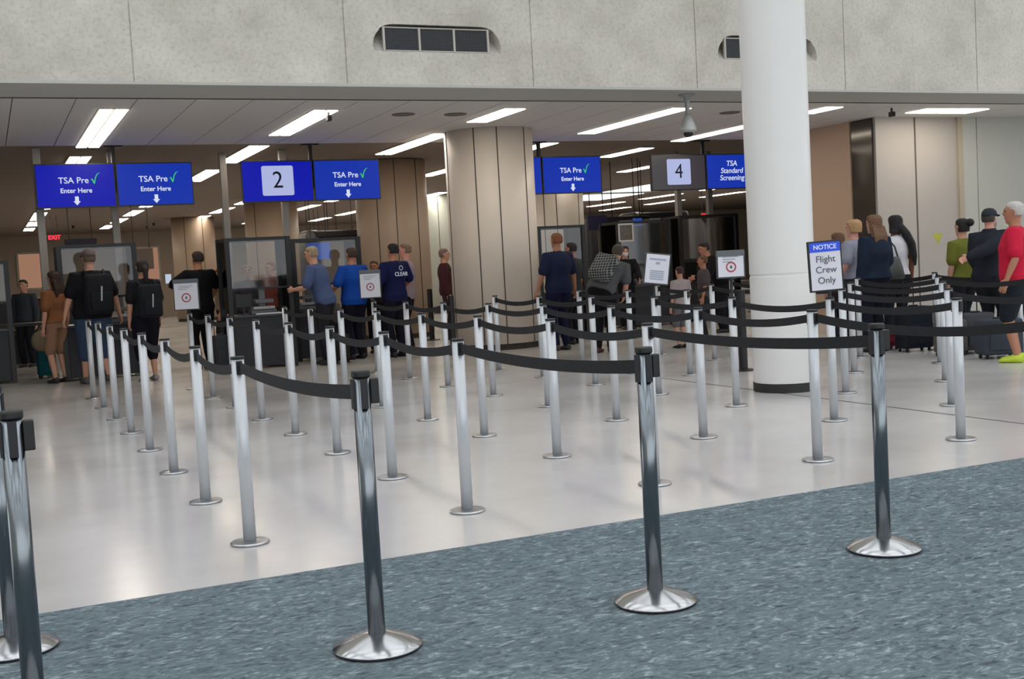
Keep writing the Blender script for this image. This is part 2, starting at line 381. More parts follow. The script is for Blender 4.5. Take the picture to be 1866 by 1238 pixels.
# ------------------------------------------------------------------ ceiling fittings
def camera_dome():
    p = atz(1252, 172, 3.50); 
    t = thing('security_camera', 'silver dome camera hanging from the grey soffit', 'security camera', (8.62, 13.35, 3.5))
    bm = bmesh.new(); lathe(bm, [(.0, -.0), (.11, 0), (.11, -.012), (.05, -.04), (.035, -.10), (.03, -.22), (.04, -.27)][::-1], 28); bmesh.ops.recalc_face_normals(bm, faces=bm.faces[:]); obj('bracket', bm, mat('silver_paint', '#8e9190', .4, metal=.3), t, True)
    bm = bmesh.new(); lathe(bm, [(.06, -.50), (.105, -.49), (.108, -.45), (.09, -.38), (.06, -.30), (.035, -.26)], 28); obj('housing', bm, mat('silver_light', '#b3b6b3', .35, metal=.3), t, True)
    bm = bmesh.new(); ball(bm, (0, 0, -.50), .07, .07, .06); obj('dome', bm, mat('smoked_dome', '#1b1c1e', .08), t, True)
camera_dome()
def small_cam(x, y, label):
    t = thing('sensor_camera', label, 'camera', (x, y, HALLZ))
    obj('mount', nb(-.012, .012, -.012, .012, -.06, -.001), BLACK, t); bm = nb(-.03, .03, -.06, .05, -.14, -.06, bev=.008); obj('camera_body', bm, BLACK, t)
small_cam(4.5, 15.95, 'small black camera beside the end of a ceiling light')
small_cam(14.0, 15.5, 'small black camera on the ceiling near the right wall')
for i, (px, py, lb_) in enumerate([(735, 208, 'flat round ceiling disc left of the other one'), (830, 208, 'flat round ceiling disc nearest the central column'), (1330, 205, 'flat round ceiling disc beside the white column')]):
    p = atz(px, py, HALLZ); bm = bmesh.new(); lathe(bm, [(.16, -.012), (.17, -.002), (.17, 0)], 32)
    o = obj('ceiling_speaker', bm, mat('disc_grey', '#6f6c69', .7), None); o.location = (p.x, p.y, HALLZ-.001); tag(o, lb_, 'ceiling speaker', 'round ceiling speakers')
for i, (px, py, lb_) in enumerate([(133, 412, 'sprinkler far back at the left'), (268, 413, 'sprinkler above the ponytailed woman'), (280, 407, 'sprinkler right above the woman, farther right one')]):
    p = atz(px, py, HALLZ); bm = bmesh.new(); lathe(bm, [(.02, -.1), (.06, -.09), (.03, -.05), (.06, 0)], 14)
    o = obj('sprinkler', bm, BLACK, None); o.location = (p.x, p.y, HALLZ+.012); tag(o, 'dark ceiling '+lb_, 'sprinkler', 'sprinklers')
# ------------------------------------------------------------------ screens
def emit(name, col, s): return mat(name, col, .35, emit=s, spec=.06)
S_DEEP = emit('screen_blue_deep', '#0010a8', .95); S_BLUE = emit('screen_blue', '#0a30a8', .95); S_DARK = mat('screen_dark', '#343136', .3, emit=.8)
S_PALE = emit('screen_pale', '#bcc6f2', .8); S_WHITE = emit('screen_white', '#e4ecff', .85); S_GREEN = emit('screen_green', '#3fd07c', .8); S_INK = emit('screen_ink', '#10142e', .5)
SY, SZ0, SZ1 = 20.0, 2.67, 3.37
def screen(x0, x1, m, kind, label):
    w = x1-x0; t = thing('display_screen', label, 'screen', ((x0+x1)/2, SY, SZ0), 0, 'hanging lane screens')
    h = SZ1-SZ0
    obj('bezel', nb(-w/2+.004, w/2-.004, .002, .07, 0, h, bev=.004), BLACK, t)
    p = obj('panel', nb(-w/2+.022, w/2-.022, -.002, .004, .02, h-.02), m, t)
    if kind == 'pre':
        text('lettering', 'TSA Pre', .135, S_WHITE, p, (-.03, -.004, .43), bold=.001)
        ck = [(.222, .44), (.245, .452), (.275, .385), (.292, .385), (.325, .50), (.372, .545), (.315, .52), (.285, .425), (.262, .46), (.235, .463)]
        obj('check_mark', poly([(.215, .43), (.24, .445), (.27, .375), (.288, .375), (.312, .475), (.345, .53), (.385, .55), (.335, .54), (.3, .49), (.279, .415), (.252, .462)], -.003), S_GREEN, p)
        text('lettering', 'Enter Here', .105, S_WHITE, p, (.0, -.004, .27), bold=.0018)
        obj('down_arrow', poly([(-.028, .18), (.028, .18), (.028, .105), (.055, .105), (0, .04), (-.055, .105), (-.028, .105)], -.003), S_WHITE, p)
    elif kind == 'std':
        text('lettering', 'TSA\nStandard\nScreening', .15, S_WHITE, p, (.0, -.004, .36), bold=.001, shear=.15)
    elif kind in '24':
        a = .27
        pts = [(sx*(a-.03)+.03*math.cos(q), .36+sz*(a-.03)+.03*math.sin(q)) for sx, sz, q0 in ((1, 1, 0), (-1, 1, PI/2), (-1, -1, PI), (1, -1, 1.5*PI)) for q in (q0, q0+PI/4, q0+PI/2)]
        pts = [(x, .36+(z-.36)*.93) for x, z in pts]
        o = obj('number_plate', poly(pts, -.003), S_PALE, p)
        text('numeral', kind, .40, S_INK, o, (0, -.007, .36), sx=.95)
    return t
screen(.85, 2.06, S_DEEP, 'pre', 'blue lane screen at far left reading TSA Pre with a green tick, Enter Here')
screen(2.07, 3.28, S_BLUE, 'pre', 'blue TSA Pre Enter Here screen, right half of the leftmost pair')
screen(4.07, 5.30, S_DEEP, '2', 'blue screen showing the number 2 on a pale square')
screen(5.31, 6.50, S_BLUE, 'pre', 'blue TSA Pre Enter Here screen next to the number 2 screen')
screen(8.45, 9.66, S_BLUE, 'blank', 'blue screen mostly hidden behind the cream central column')
screen(9.67, 10.92, S_BLUE, 'pre', 'blue TSA Pre Enter Here screen just right of the central column')
screen(12.02, 13.28, S_DARK, '4', 'dark screen showing the number 4 on a pale square')
screen(13.29, 14.5, S_BLUE, 'std', 'blue TSA Standard Screening screen cut off by the white column')
for x, l in ((2.06, 'leftmost screen pair'), (5.3, 'number 2 screen pair'), (9.66, 'third screen pair'), (13.28, 'number 4 screen pair')):
    t = thing('screen_mount', 'black hanging pole holding up the '+l, 'mount', (x, SY+.1, HALLZ), 0, 'ceiling poles of the screens')
    obj('pole', nb(-.03, .03, -.03, .03, -.75, -.012), FRAME, t); obj('ceiling_plate', nb(-.14, .14, -.08, .08, -.012, .012), FRAME, t)
    obj('cross_bar', nb(-.9, .9, -.03, .0, -.62, -.56), FRAME, t)
def gpole(px, py, Y, label):
    p = at(px, py, Y); t = thing('utility_pole', label, 'pole', (p.x, p.y, 0), 0, 'grey floor to ceiling poles')
    obj('shaft', nb(-.06, .06, -.06, .06, 0.01, HALLZ+.01, bev=.01), POLE, t); obj('foot', nb(-.09, .09, -.09, .09, 0, .06, bev=.01), POLE, t)
gpole(88, 570, 20.35, 'grey pole left of the first booth, with a black side box')
gpole(212, 420, 20.9, 'grey pole behind the capped man with a backpack')
gpole(413, 410, 21.5, 'grey pole between the leftmost and number two screens')
gpole(521, 400, 21.0, 'grey pole under the number two screen')
gpole(1236, 370, 22.4, 'grey pole under the number four screen')
gpole(1293, 380, 22.4, 'grey pole left of the white column')
# ------------------------------------------------------------------ stanchions
X0, DX, Y0, DY = 1.19, 1.2495, 6.27, 1.3535
BH = .054
def belt_bm(p, q, z0, z1, sag, h=BH, n=14):
    bm = bmesh.new(); p, q = Vector(p), Vector(q); d = (q-p).normalized(); nrm = Vector((-d.y, d.x, 0))*.0015
    pr = None
    for i in range(n+1):
        f = i/n; c = p.lerp(q, f); z = z0+(z1-z0)*f - sag*4*f*(1-f)
        ring = [bm.verts.new(Vector((c.x, c.y, z+dz))+nrm*s) for dz, s in ((-h/2, -1), (-h/2, 1), (h/2, 1), (h/2, -1))]
        if pr:
            for k in range(4): bm.faces.new((pr[k], pr[(k+1) % 4], ring[(k+1) % 4], ring[k]))
        else: bm.faces.new(ring)
        pr = ring
    bm.faces.new(list(reversed(pr))); bmesh.ops.recalc_face_normals(bm, faces=bm.faces[:]); return bm
SLOT = mat('slot_dark', '#3c3e44', .5)
def white_post():
    t = thing('stanchion', '', 'stanchion')
    bm = bmesh.new(); lathe(bm, [(.034, .010), (.034, .985)], 24); o = obj('post', bm, POST, t)
    for p in o.data.polygons: p.use_smooth = abs(p.normal.z) < .5
    bm = bmesh.new(); lathe(bm, [(.098, 0), (.103, .004), (.103, .010), (.098, .014), (.05, .018), (.038, .02)], 40); obj('base', bm, mat('satin_steel', '#bdbfc2', .3, metal=1), t)
    bm = bmesh.new(); lathe(bm, [(.036, .985), (.037, .99), (.037, .998), (.034, 1.0)], 24); obj('cap', bm, BLACK, t)
    bm = nb(-.016, .016, -.046, -.030, .905, .978, bev=.003); obj('belt_clip', bm, BLACK, t)
    bm = nb(-.014, .014, .030, .044, .90, .975, bev=.003); obj('belt_clip', bm, BLACK, t)
    obj('belt', belt_bm((0, -.046, 0), (0, -DY+.044, 0), .94, .94, .045), BELT, t)
    return t
wp = white_post(); used = [False]
lane_names = ['leftmost lane', 'second lane from the left', 'third lane from the left', 'fourth lane from the left', 'fifth lane from the left', 'sixth lane, interrupted by the white column', 'seventh lane from the left', 'eighth lane from the left', 'ninth lane, farthest right']
BPOS = {}; NOBELT = []; CNT = {}
def place(i, j, belt=True):
    x, y = X0+DX*i - .004*j, Y0+DY*j
    lab = 'pale aluminium stanchion, %s post of the %s' % (ords[CNT.get(i, 0)], lane_names[i])
    CNT[i] = CNT.get(i, 0)+1
    g = 'pale stanchions of the queue lanes'
    rz = random.uniform(-.004, .004)
    if not used[0]:
        used[0] = True; wp.location = (x, y, 0); wp['label'] = lab; wp['group'] = g; o = wp
    else: o = dup(wp, (x, y, 0), 0, lab, g)
    if not belt: NOBELT.append(o)
    BPOS[(i, j)] = o
    return o
for i in range(9):
    for j in range(8):
        if i == 4 and j == 7: continue
        if i == 3 and j == 7: pass
        if i == 5 and j in (0, 3, 7): continue
        if i == 6 and j in (0, 1, 7): continue
        if i >= 7 and j < 2 or (i == 8 and j == 2): continue
        if i >= 7 and j > 6: continue
        place(i, j, belt=(j > 0) and not (i == 5 and j == 4) and not (i == 6 and j == 2) and not (i == 7 and j == 2) and not (i == 8 and j == 2))
for o in NOBELT:
    for c in kids(o):
        if c.name.split('.')[0] == 'belt': bpy.data.objects.remove(c)
# bridging belts where the white column interrupts a lane
def bridge(i, ja, jb):
    o = BPOS[(i, ja)]; L = DY*(ja-jb)
    obj('belt', belt_bm((0, -.046, 0), (0, -L+.044, 0), .94, .94, .07), BELT, o)
def chrome_post(x, y, h=1.043, label='', side=None):
    t = thing('chrome_stanchion', label, 'stanchion', (x, y, .004), 0, 'chrome stanchions on the carpet')
    bm = bmesh.new(); lathe(bm, [(.0325, .05), (.0325, h-.022)], 40); o = obj('post', bm, CHROME, t, False)
    for p in o.data.polygons: p.use_smooth = abs(p.normal.z) < .5
    bm = bmesh.new(); lathe(bm, [(.166, .008), (.168, .011), (.166, .015), (.13, .031), (.085, .047), (.05, .057), (.0335, .060)], 64); obj('rubber_ring', nbl([(.160, 0), (.164, .002), (.164, .0085), (.158, .009)]), BLACK, t); o = obj('domed_base', bm, CHROMEB, t)
    for p in o.data.polygons: p.use_smooth = True
    bm = bmesh.new(); lathe(bm, [(.0345, h-.024), (.0355, h-.02), (.0355, h-.006), (.033, h)], 32); obj('cap', bm, BLACK, t)
    for dx, dy in ((1, 0), (-1, 0), (0, 1), (0, -1)):
        if side and (dx, dy) == side: continue
        a, b = .034*dx, .034*dy
        obj('belt_slot', nb(a-.004-abs(dy)*.009, a+.004+abs(dy)*.009, b-.004-abs(dx)*.009, b+.004+abs(dx)*.009, h-.14, h-.03), mat('slot_black', '#15161b', .4), t)
    if side:
        a, b = .046*side[0], .046*side[1]
        obj('belt_clip', nb(a-.016, a+.016, b-.018, b+.018, h-.125, h-.032, bev=.004), BLACK, t)
    return t
CH = [(1.24, 4.19), (2.39, 4.10), (3.68, 4.22), (5.05, 4.3)]
chl = ['chrome stanchion with domed base, leftmost of the three in the foreground row', 'chrome stanchion on the carpet in front of the queue, middle of three', 'chrome stanchion on the carpet at right, nearest the white column', 'chrome stanchion beyond the right edge of the view']
cpo = [chrome_post(x, y, 1.043, l, (1, 0)) for (x, y), l in zip(CH, chl)]
for i in range(4):
    o = BPOS[(i, 0)]; a = o.location; c = CH[i]; v = Vector((c[0]-a.x, c[1]-a.y, 0)); d = v.normalized()
    obj('belt', belt_bm(d*.04, v-d*.036, .945, .965, .035 if i < 3 else .075, .056), BELT, o)
chrome_post(.045, 3.88, 1.043, 'chrome stanchion cut by the left edge, nearer one in front', (1, 0))
chrome_post(.0, 4.98, 1.043, 'chrome stanchion at the left edge, standing behind the nearer one', (0, -1))
for px, Y, h, lb_ in ((788, 21.76, 1.0, 'slim black stanchion against the beige column'), (826, 17.7, .95, 'black stanchion at the left edge of the central column'), (1353, 11.6, .95, 'black stanchion at the left side of the white column')):
    p = at(px, 620, Y); t = thing('black_stanchion', lb_, 'stanchion', (p.x, p.y, 0), 0, 'black stanchions')
    bm = bmesh.new(); lathe(bm, [(.05, .02), (.05, h)], 20); obj('post', bm, BLACK, t, False)
    bm = bmesh.new(); lathe(bm, [(.15, 0), (.15, .012), (.05, .025)], 32); obj('base', bm, BLACK, t)
# ------------------------------------------------------------------ signs on the posts
RED = mat('sign_red', '#a83044', .5); INK = mat('sign_ink', '#4c4d58', .6); SBLUE = mat('sign_blue', '#2450e0', .5)
def sign(i, j, w, z0, z1, kind, label, tilt=0.0, dx=0.0):
    o = BPOS[(i, j)]; t = thing('post_sign', label, 'sign', (o.location.x, o.location.y, 1.001), -YAW+R(4), 'signs on top of the stanchions')
    z0 -= 1.0; z1 -= 1.0
    bm = bmesh.new(); lathe(bm, [(.018, 0), (.014, .01), (.014, z0+.01)], 16); obj('stem', bm, BLACK, t)
    T = Matrix.Translation((dx, 0, z0)) @ Matrix.Rotation(tilt, 4, 'Y')
    h = z1-z0
    fr = obj('sign_frame', xf(nb(-w/2-.014, w/2+.014, -.012, .012, -.014, h+.014, bev=.004), T), BLACK if kind == 'crew' else mat('frame_grey', '#3c3e42', .5), t)
    pn = obj('sign_panel', xf(nb(-w/2, w/2, -.016, -.012, 0, h), T), mat('sign_card', '#d5d5de', .5), t)
    if kind == 'crew':
        obj('header_band', xf(nb(-w/2, w/2, -.018, -.015, h-.075, h), T), SBLUE, pn)
        n = text('lettering', 'NOTICE', .052, mat('white_ink', '#dfe6ff', .5), pn, T @ Vector((0, -.020, h-.038)), rot=(PI/2, tilt, 0), bold=.001, ext=.001)
        for k, wd in enumerate(('Flight', 'Crew', 'Only')):
            text('lettering', wd, .075, INK, pn, T @ Vector((0, -.018, h-.135-k*.085)), rot=(PI/2, tilt, 0), ext=.001)
    else:
        if kind == 'hand':
            obj('header_band', xf(nb(-w/2-.01, w/2+.01, -.019, -.013, h-.035, h+.02), T), mat('band_grey', '#5c6064', .5), pn)
            bm = bmesh.new(); r1, r2, n = w*.20, w*.15, 32; cz = h*.40
            vo = [bm.verts.new((r1*math.cos(2*PI*k/n), -.019, cz+r1*math.sin(2*PI*k/n))) for k in range(n)]
            vi = [bm.verts.new((r2*math.cos(2*PI*k/n), -.019, cz+r2*math.sin(2*PI*k/n))) for k in range(n)]
            for k in range(n): bm.faces.new((vo[k], vo[(k+1) % n], vi[(k+1) % n], vi[k]))
            obj('red_ring', xf(bm, T), RED, pn)
            q = .5*w
            hand = [(-.06, -.10), (.06, -.10), (.085, 0), (.07, .12), (.045, .13), (.04, .03), (.03, .03), (.025, .17), (-.005, .17), (-.01, .03), (-.02, .03), (-.03, .13), (-.06, .12), (-.085, 0)]
            obj('hand_symbol', xf(poly([(a*q, cz-.01*q+b*q) for a, b in hand], -.0185, .001), T), INK, pn)
            bm = bmesh.new()
            for k in range(3): box(bm, -w*.32, w*(.30-.12*k), -.0185, -.0165, h*.80-k*.022, h*.80-k*.022+.009)
            obj('small_print', xf(bm, T), mat('print_grey', '#9a9ba3', .6), pn)
        else:
            bm = bmesh.new()
            for k in range(5): box(bm, -w*.3, w*.3, -.0185, -.0165, h*(.12+.07*k), h*(.12+.07*k)+.012)
            box(bm, -w*.36, w*.36, -.0185, -.0165, h*.80, h*.86); box(bm, -w*.08, w*.1, -.0185, -.0165, h*.66, h*.74)
            obj('small_print', xf(bm, T), mat('print_blue_grey', '#9aa3b8', .6), pn)
sign(1, 7, .30, 1.05, 1.42, 'hand', 'white sign with red ringed hand symbol, leftmost of three alike', R(0), -.02)
sign(3, 7, .27, 1.05, 1.41, 'hand', 'white sign with red ringed hand, between the officer and the staff vest', 0, -.03)
sign(4, 3, .235, 1.13, 1.42, 'tilted', 'tilted white notice sign left of the number 4 lane, in a black frame', R(8), .02)
sign(4, 2, .235, 1.18, 1.40, 'hand', 'small white hand sign touching the left side of the white column', 0, .0)
sign(4, 1, .25, 1.06, 1.44, 'crew', 'sign with blue header reading NOTICE Flight Crew Only', R(-2), -.02)
# ------------------------------------------------------------------ people
SKIN = {'fair': mat('skin_fair', '#c08f78', .6), 'tan': mat('skin_tan', '#a87459', .6), 'brown': mat('skin_brown', '#6e4634', .6), 'pink': mat('skin_pink', '#cf9584', .6)}
REM = []
def soft(o, vox, it=4):
    md = o.modifiers.new('r', 'REMESH'); md.mode = 'VOXEL'; md.voxel_size = vox; md.use_smooth_shade = True
    sm = o.modifiers.new('s', 'SMOOTH'); sm.iterations = it; sm.factor = .5; REM.append(o); return o
def bake():
    bpy.context.view_layer.update(); dg = bpy.context.evaluated_depsgraph_get(); out = []
    for o in REM: out.append((o, bpy.data.meshes.new_from_object(o.evaluated_get(dg))))
    for o, me in out:
        m = o.data.materials[0] if o.data.materials else None; o.modifiers.clear(); o.data = me
        if not me.materials and m: me.materials.append(m)
        for p in me.polygons: p.use_smooth = True; p.material_index = 0
    REM.clear()
def V(*a): return Vector(a)
def ik(S, T, l1, l2, pole):
    d = T-S; L = min(d.length, (l1+l2)*.995); d.normalize()
    a = (l1*l1-l2*l2+L*L)/(2*L); h = math.sqrt(max(l1*l1-a*a, 0)); p = (pole-d*pole.dot(d)).normalized()
    return S+d*a+p*h, S+d*L
def person(x, y, h, face, label, skin='fair', bulk=1.0, lean=0.0, side=0.0, head=(0, 0), top=None, tsleeve='short', bottom=None, blen='long',
           hair='short', hcol='#2a1d15', lh=None, rh=None, lp=None, rp=None, step=.0, shoe='#1a1a1c', cap=None, female=False, mask=None, beard=None, jacket=False, seat=False):
    t = thing('person', label, 'person', (x, y, 0), face); s = h/1.75; sk = SKIN[skin]
    piv = V(0, 0, .95)
    TM = Matrix.Translation(piv) @ Matrix.Rotation(side, 4, 'Y') @ Matrix.Rotation(-lean, 4, 'X') @ Matrix.Translation(-piv)
    def tp(v): return TM @ v
    def td(v): return TM.to_3x3() @ v
    b = bulk; sw = (.185 if not female else .162)*(.85+.15*b)
    ring = [(.86, .15, .10), (.95, .168, .118), (1.04, .148 if not female else .13, .108), (1.14, .142 if not female else .122, .104), (1.27, .163 if not female else .142, .118), (1.38, .172 if not female else .15, .108), (1.44, .13, .082), (1.475, .07, .062), (1.54, .056, .06)]
    def torso(bm, z0, z1, off=0.0, hem=1.0):
        rs = []
        for z, rx, ry in ring:
            if z < z0-1e-4 or z > z1+1e-4: continue
            k = b if z < 1.3 else (1+(b-1)*.5 if z < 1.42 else (1+(b-1)*.3 if z < 1.47 else 1))
            yo = -.012 if 1.2 < z < 1.5 else 0
            belly = .02*(b-1)*4 if .95 < z < 1.3 else 0
            rs.append((tp(V(0, yo+belly*.4, z)), td(V((rx*k+off)*(hem if z < 1.0 else 1), 0, 0)), td(V(0, (ry*k+off+belly*.5)*(hem if z < 1.0 else 1), 0))))
        loft(bm, rs, 20)
    # joints
    SH = {}; EL = {}; WR = {}; HD = {}
    for sg, tgt, pl in ((-1, lh, lp), (1, rh, rp)):
        S = tp(V(sg*sw, -.01, 1.42)); 
        T = V(*tgt) if tgt else tp(V(sg*(sw+.07), .03, .0)) * 0 + V(S.x+sg*.06, S.y+.05, S.z-.53)
        P = V(*pl) if pl else V(sg*.5, -1, -.2)
        E_, W_ = ik(S, T, .285, .255, P); SH[sg], EL[sg], WR[sg] = S, E_, W_
    HIP, KN, AN = {}, {}, {}
    for sg in (-1, 1):
        H_ = V(sg*.09*(.8+.2*b), 0, .90)
        if seat: A = V(sg*.12, .38, .09); kp = V(0, 1, .8)
        else: A = V(sg*.10, sg*step, .085 + (.03 if sg*step < -.1 else 0)); kp = V(0, 1, 0)
        K, A2 = ik(H_, A, .42, .415, kp); HIP[sg], KN[sg], AN[sg] = H_, K, A2
    # ---- body, one continuous mesh
    bm = bmesh.new(); torso(bm, .8, 1.6)
    nk = tp(V(0, -.01, 1.50))
    HM = TM @ Matrix.Translation(V(0, 0, 1.53)) @ Matrix.Rotation(-lean*-.55, 4, 'X') @ Matrix.Rotation(R(head[0]), 4, 'Z') @ Matrix.Rotation(R(-head[1]), 4, 'X') @ Matrix.Translation(V(0, 0, -1.53))
    def hp(*v): return HM @ V(*v)
    def hd(*v): return HM.to_3x3() @ V(*v)
    hr = [(1.522, .030, .032, .052), (1.545, .050, .060, .026), (1.585, .062, .083, .010), (1.625, .070, .092, .004), (1.665, .074, .096, 0), (1.705, .070, .088, -.006), (1.735, .050, .062, -.008), (1.75, .018, .022, -.008)]
    loft(bm, [(hp(0, yo, z), hd(rx, 0, 0), hd(0, ry, 0)) for z, rx, ry, yo in hr], 18)
    tube(bm, [tp(V(0, -.012, 1.45)), hp(0, -.012, 1.56), hp(0, -.01, 1.60)], [.058, .055, .055])
    tube(bm, [hp(0, .092, 1.665), hp(0, .108, 1.628), hp(0, .103, 1.618)], [.010, .016, .012], 10)
    tube(bm, [hp(-.03, .09, 1.685), hp(.03, .09, 1.685)], .010, 8)
    tube(bm, [hp(-.02, .088, 1.583), hp(0, .094, 1.583), hp(.02, .088, 1.583)], .008, 8)
    for sg in (-1, 1): tube(bm, [hp(sg*.076, -.005, 1.665), hp(sg*.082, -.012, 1.65), hp(sg*.076, -.004, 1.622)], [.013, .014, .009], 8)
    for sg in (-1, 1):
        bb = .85+.15*b
        tube(bm, [tp(V(sg*.10, -.01, 1.41)), SH[sg], SH[sg].lerp(EL[sg], .35), EL[sg], EL[sg].lerp(WR[sg], .3), WR[sg]], [.06*bb, .056*bb, .050*bb, .038*bb, .040*bb, .026])
        d = (WR[sg]-EL[sg]).normalized(); f = V(0, 1, 0) if abs(d.y) < .8 else V(0, 0, 1)
        f = (f-d*f.dot(d)).normalized(); n = d.cross(f)*sg*-1
        w = WR[sg]
        rs = [(w-d*.01, f*.026, n*.02), (w+d*.03, f*.036, n*.017), (w+d*.075, f*.042, n*.016), (w+d*.092, f*.040, n*.012)]
        loft(bm, rs, 12)
        for k, (o_, L) in enumerate(((.031, .068), (.011, .078), (-.010, .072), (-.030, .058))):
            p0 = w+d*.085+f*o_; cu = n*(.012+.004*k)
            tube(bm, [p0, p0+d*L*.5+f*o_*.12+cu*.4, p0+d*L*.92+f*o_*.18+cu*2.0], [.0095, .009, .0075], 8)
        tube(bm, [w+d*.02+f*.028, w+d*.05+f*.052+n*.008, w+d*.085+f*.060+n*.016], [.013, .011, .009], 8)
    for sg in (-1, 1):
        K, A, H_ = KN[sg], AN[sg], HIP[sg]
        tube(bm, [H_, H_.lerp(K, .3), K, K.lerp(A, .3), A], [.088*b, .078*b, .053, .052, .034])
        tube(bm, [A+V(0, -.03, -.045), A+V(0, .05, -.045), A+V(0, .14, -.06)], [.032, .036, .022])
    o = soft(obj('body', bm, sk, t), .0105, 2)
    S3 = Matrix.Scale(s, 4)
    # ---- clothes
    if top:
        off = .038 if jacket else .024
        bm = bmesh.new(); torso(bm, .86 if not female else .95, 1.476, off, 1.0 if b < 1.15 else 1.02)
        if tsleeve != 'none':
            for sg in (-1, 1):
                e = EL[sg] if tsleeve == 'short' else None
                bb = .85+.15*b
                if tsleeve == 'short': tube(bm, [tp(V(sg*.09, -.01, 1.40)), SH[sg], SH[sg].lerp(EL[sg], .82)], [(.064+off)*bb, (.058+off)*bb, (.054+off)*bb], 14, True)
                else: tube(bm, [tp(V(sg*.09, -.01, 1.40)), SH[sg], SH[sg].lerp(EL[sg], .5), EL[sg], EL[sg].lerp(WR[sg], .5), WR[sg]], [(.06+off)*bb, (.057+off)*bb, .052+off, .044+off, .040+off, .030+off*.7], 14)
        tube(bm, [tp(V(0, -.012, 1.44)), tp(V(0, -.008, 1.485))], [.078+off*.3, .064], 14)
        if jacket: tube(bm, [tp(V(0, -.014, 1.45)), tp(V(0, -.02, 1.525))], [.098, .080], 14, False)
        soft(obj('jacket' if jacket else 'shirt', bm, cloth(top), t), .0125)
    if bottom:
        bm = bmesh.new(); torso(bm, .86, 1.04, .012)
        if blen == 'skirt':
            loft(bm, [(V(0, 0, 1.02), V(.155, 0, 0), V(0, .12, 0)), (V(0, 0, .88), V(.21, 0, 0), V(0, .15, 0)), (V(0, 0, .45), V(.22, 0, 0), V(0, .19, 0))], 20)
        else:
            fr_ = {'long': 1.0, 'short': 0.0, 'knee': .35}[blen]
            for sg in (-1, 1):
                K, A, H_ = KN[sg], AN[sg], HIP[sg]
                pts = [H_+V(0, 0, .02), H_.lerp(K, .3), H_.lerp(K, .95)]; rr = [.098*b, .098*b, .088 if blen != 'long' else .074]
                if fr_: pts.append(K.lerp(A, fr_*.5)); rr.append(.072 if blen == 'long' else .082); pts.append(K.lerp(A, fr_*.97)); rr.append(.060 if blen == 'long' else .078)
                tube(bm, pts, rr, 14)
        soft(obj('skirt' if blen == 'skirt' else 'shorts' if blen != 'long' else 'trousers', bm, cloth(bottom), t), .0125)
    for sg in (-1, 1):
        A = AN[sg]; bm = bmesh.new()
        loft(bm, [(A+V(0, -.065, -.045), V(.022, 0, 0), V(0, 0, .030)), (A+V(0, -.055, -.04), V(.036, 0, 0), V(0, 0, .044)), (A+V(0, 0, -.036), V(.042, 0, 0), V(0, 0, .052)), (A+V(0, .08, -.052), V(.046, 0, 0), V(0, 0, .032)), (A+V(0, .15, -.06), V(.045, 0, 0), V(0, 0, .024)), (A+V(0, .185, -.064), V(.026, 0, 0), V(0, 0, .016))], 14)
        obj('shoe', bm, mat('shoe_'+shoe, shoe, .6), t, True)
    for sg in (-1, 1):
        bm = bmesh.new(); ball(bm, hp(sg*.030, .0865, 1.660), .0115, .0115, .009, seg=10); obj('eye', bm, mat('eye_dark', '#1c1513', .2), t, True)
    # ---- hair and headwear
    hm = mat('hair_'+hcol, hcol, .75, noise=.25, nscale=40, bump=.5)
    if hair != 'none':
        bm = bmesh.new(); th = {'short': .010, 'long': .020, 'ponytail': .014, 'bun': .014, 'braid': .022, 'curly': .026}[hair]
        rs = []
        z0 = 1.60 if hair == 'short' else 1.575
        for z, rx, ry, yo in [(z0, .064, .055, -.036), (1.64, .073, .064, -.034), (1.675, .076, .076, -.024), (1.71, .073, .084, -.014), (1.74, .054, .066, -.010), (1.758, .022, .028, -.010)]:
            rs.append((hp(0, yo, z+th*.3), hd(rx+th, 0, 0), hd(0, ry+th, 0)))
        loft(bm, rs, 18)
        if hair in ('long', 'braid'):
            rs = [(hp(0, -.02, 1.72), hd(.080, 0, 0), hd(0, .07, 0)), (hp(0, -.035, 1.62), hd(.098, 0, 0), hd(0, .07, 0)), (hp(0, -.058, 1.52), hd(.105, 0, 0), hd(0, .058, 0)), (hp(0, -.082, 1.42), hd(.098, 0, 0), hd(0, .042, 0)), (hp(0, -.09, 1.37), hd(.07, 0, 0), hd(0, .028, 0))]
            loft(bm, rs if hair == 'long' else rs[:3], 18)
            if hair == 'braid': tube(bm, [hp(.04, -.08, 1.60), hp(.10, -.12, 1.50), hp(.17, -.13, 1.36), hp(.20, -.12, 1.20), hp(.22, -.10, 1.08)], [.055, .06, .055, .045, .02])
            if hair == 'long':
                for k in range(7): tube(bm, [hp(-.09+.03*k, -.085, 1.60), hp(-.095+.032*k, -.118, 1.48), hp(-.09+.03*k, -.122, 1.35-.02*(k % 2))], [.018, .02, .012], 8)
        if hair == 'ponytail': tube(bm, [hp(0, -.10, 1.66), hp(0, -.135, 1.62), hp(.0, -.14, 1.50), hp(.0, -.135, 1.41)], [.035, .04, .036, .016])
        if hair == 'bun': ball(bm, hp(.03, -.12, 1.70), .06, .055, .055)
        soft(obj('hair', bm, hm, t), .009, 2)
    if beard:
        bm = bmesh.new(); loft(bm, [(hp(0, .030, z), hd(rx, 0, 0), hd(0, ry, 0)) for z, rx, ry in ((1.51, .03, .04), (1.54, .058, .068), (1.58, .068, .072), (1.605, .066, .066))], 16)
        soft(obj('beard', bm, mat('hair_'+beard, beard, .8), t), .009, 2)
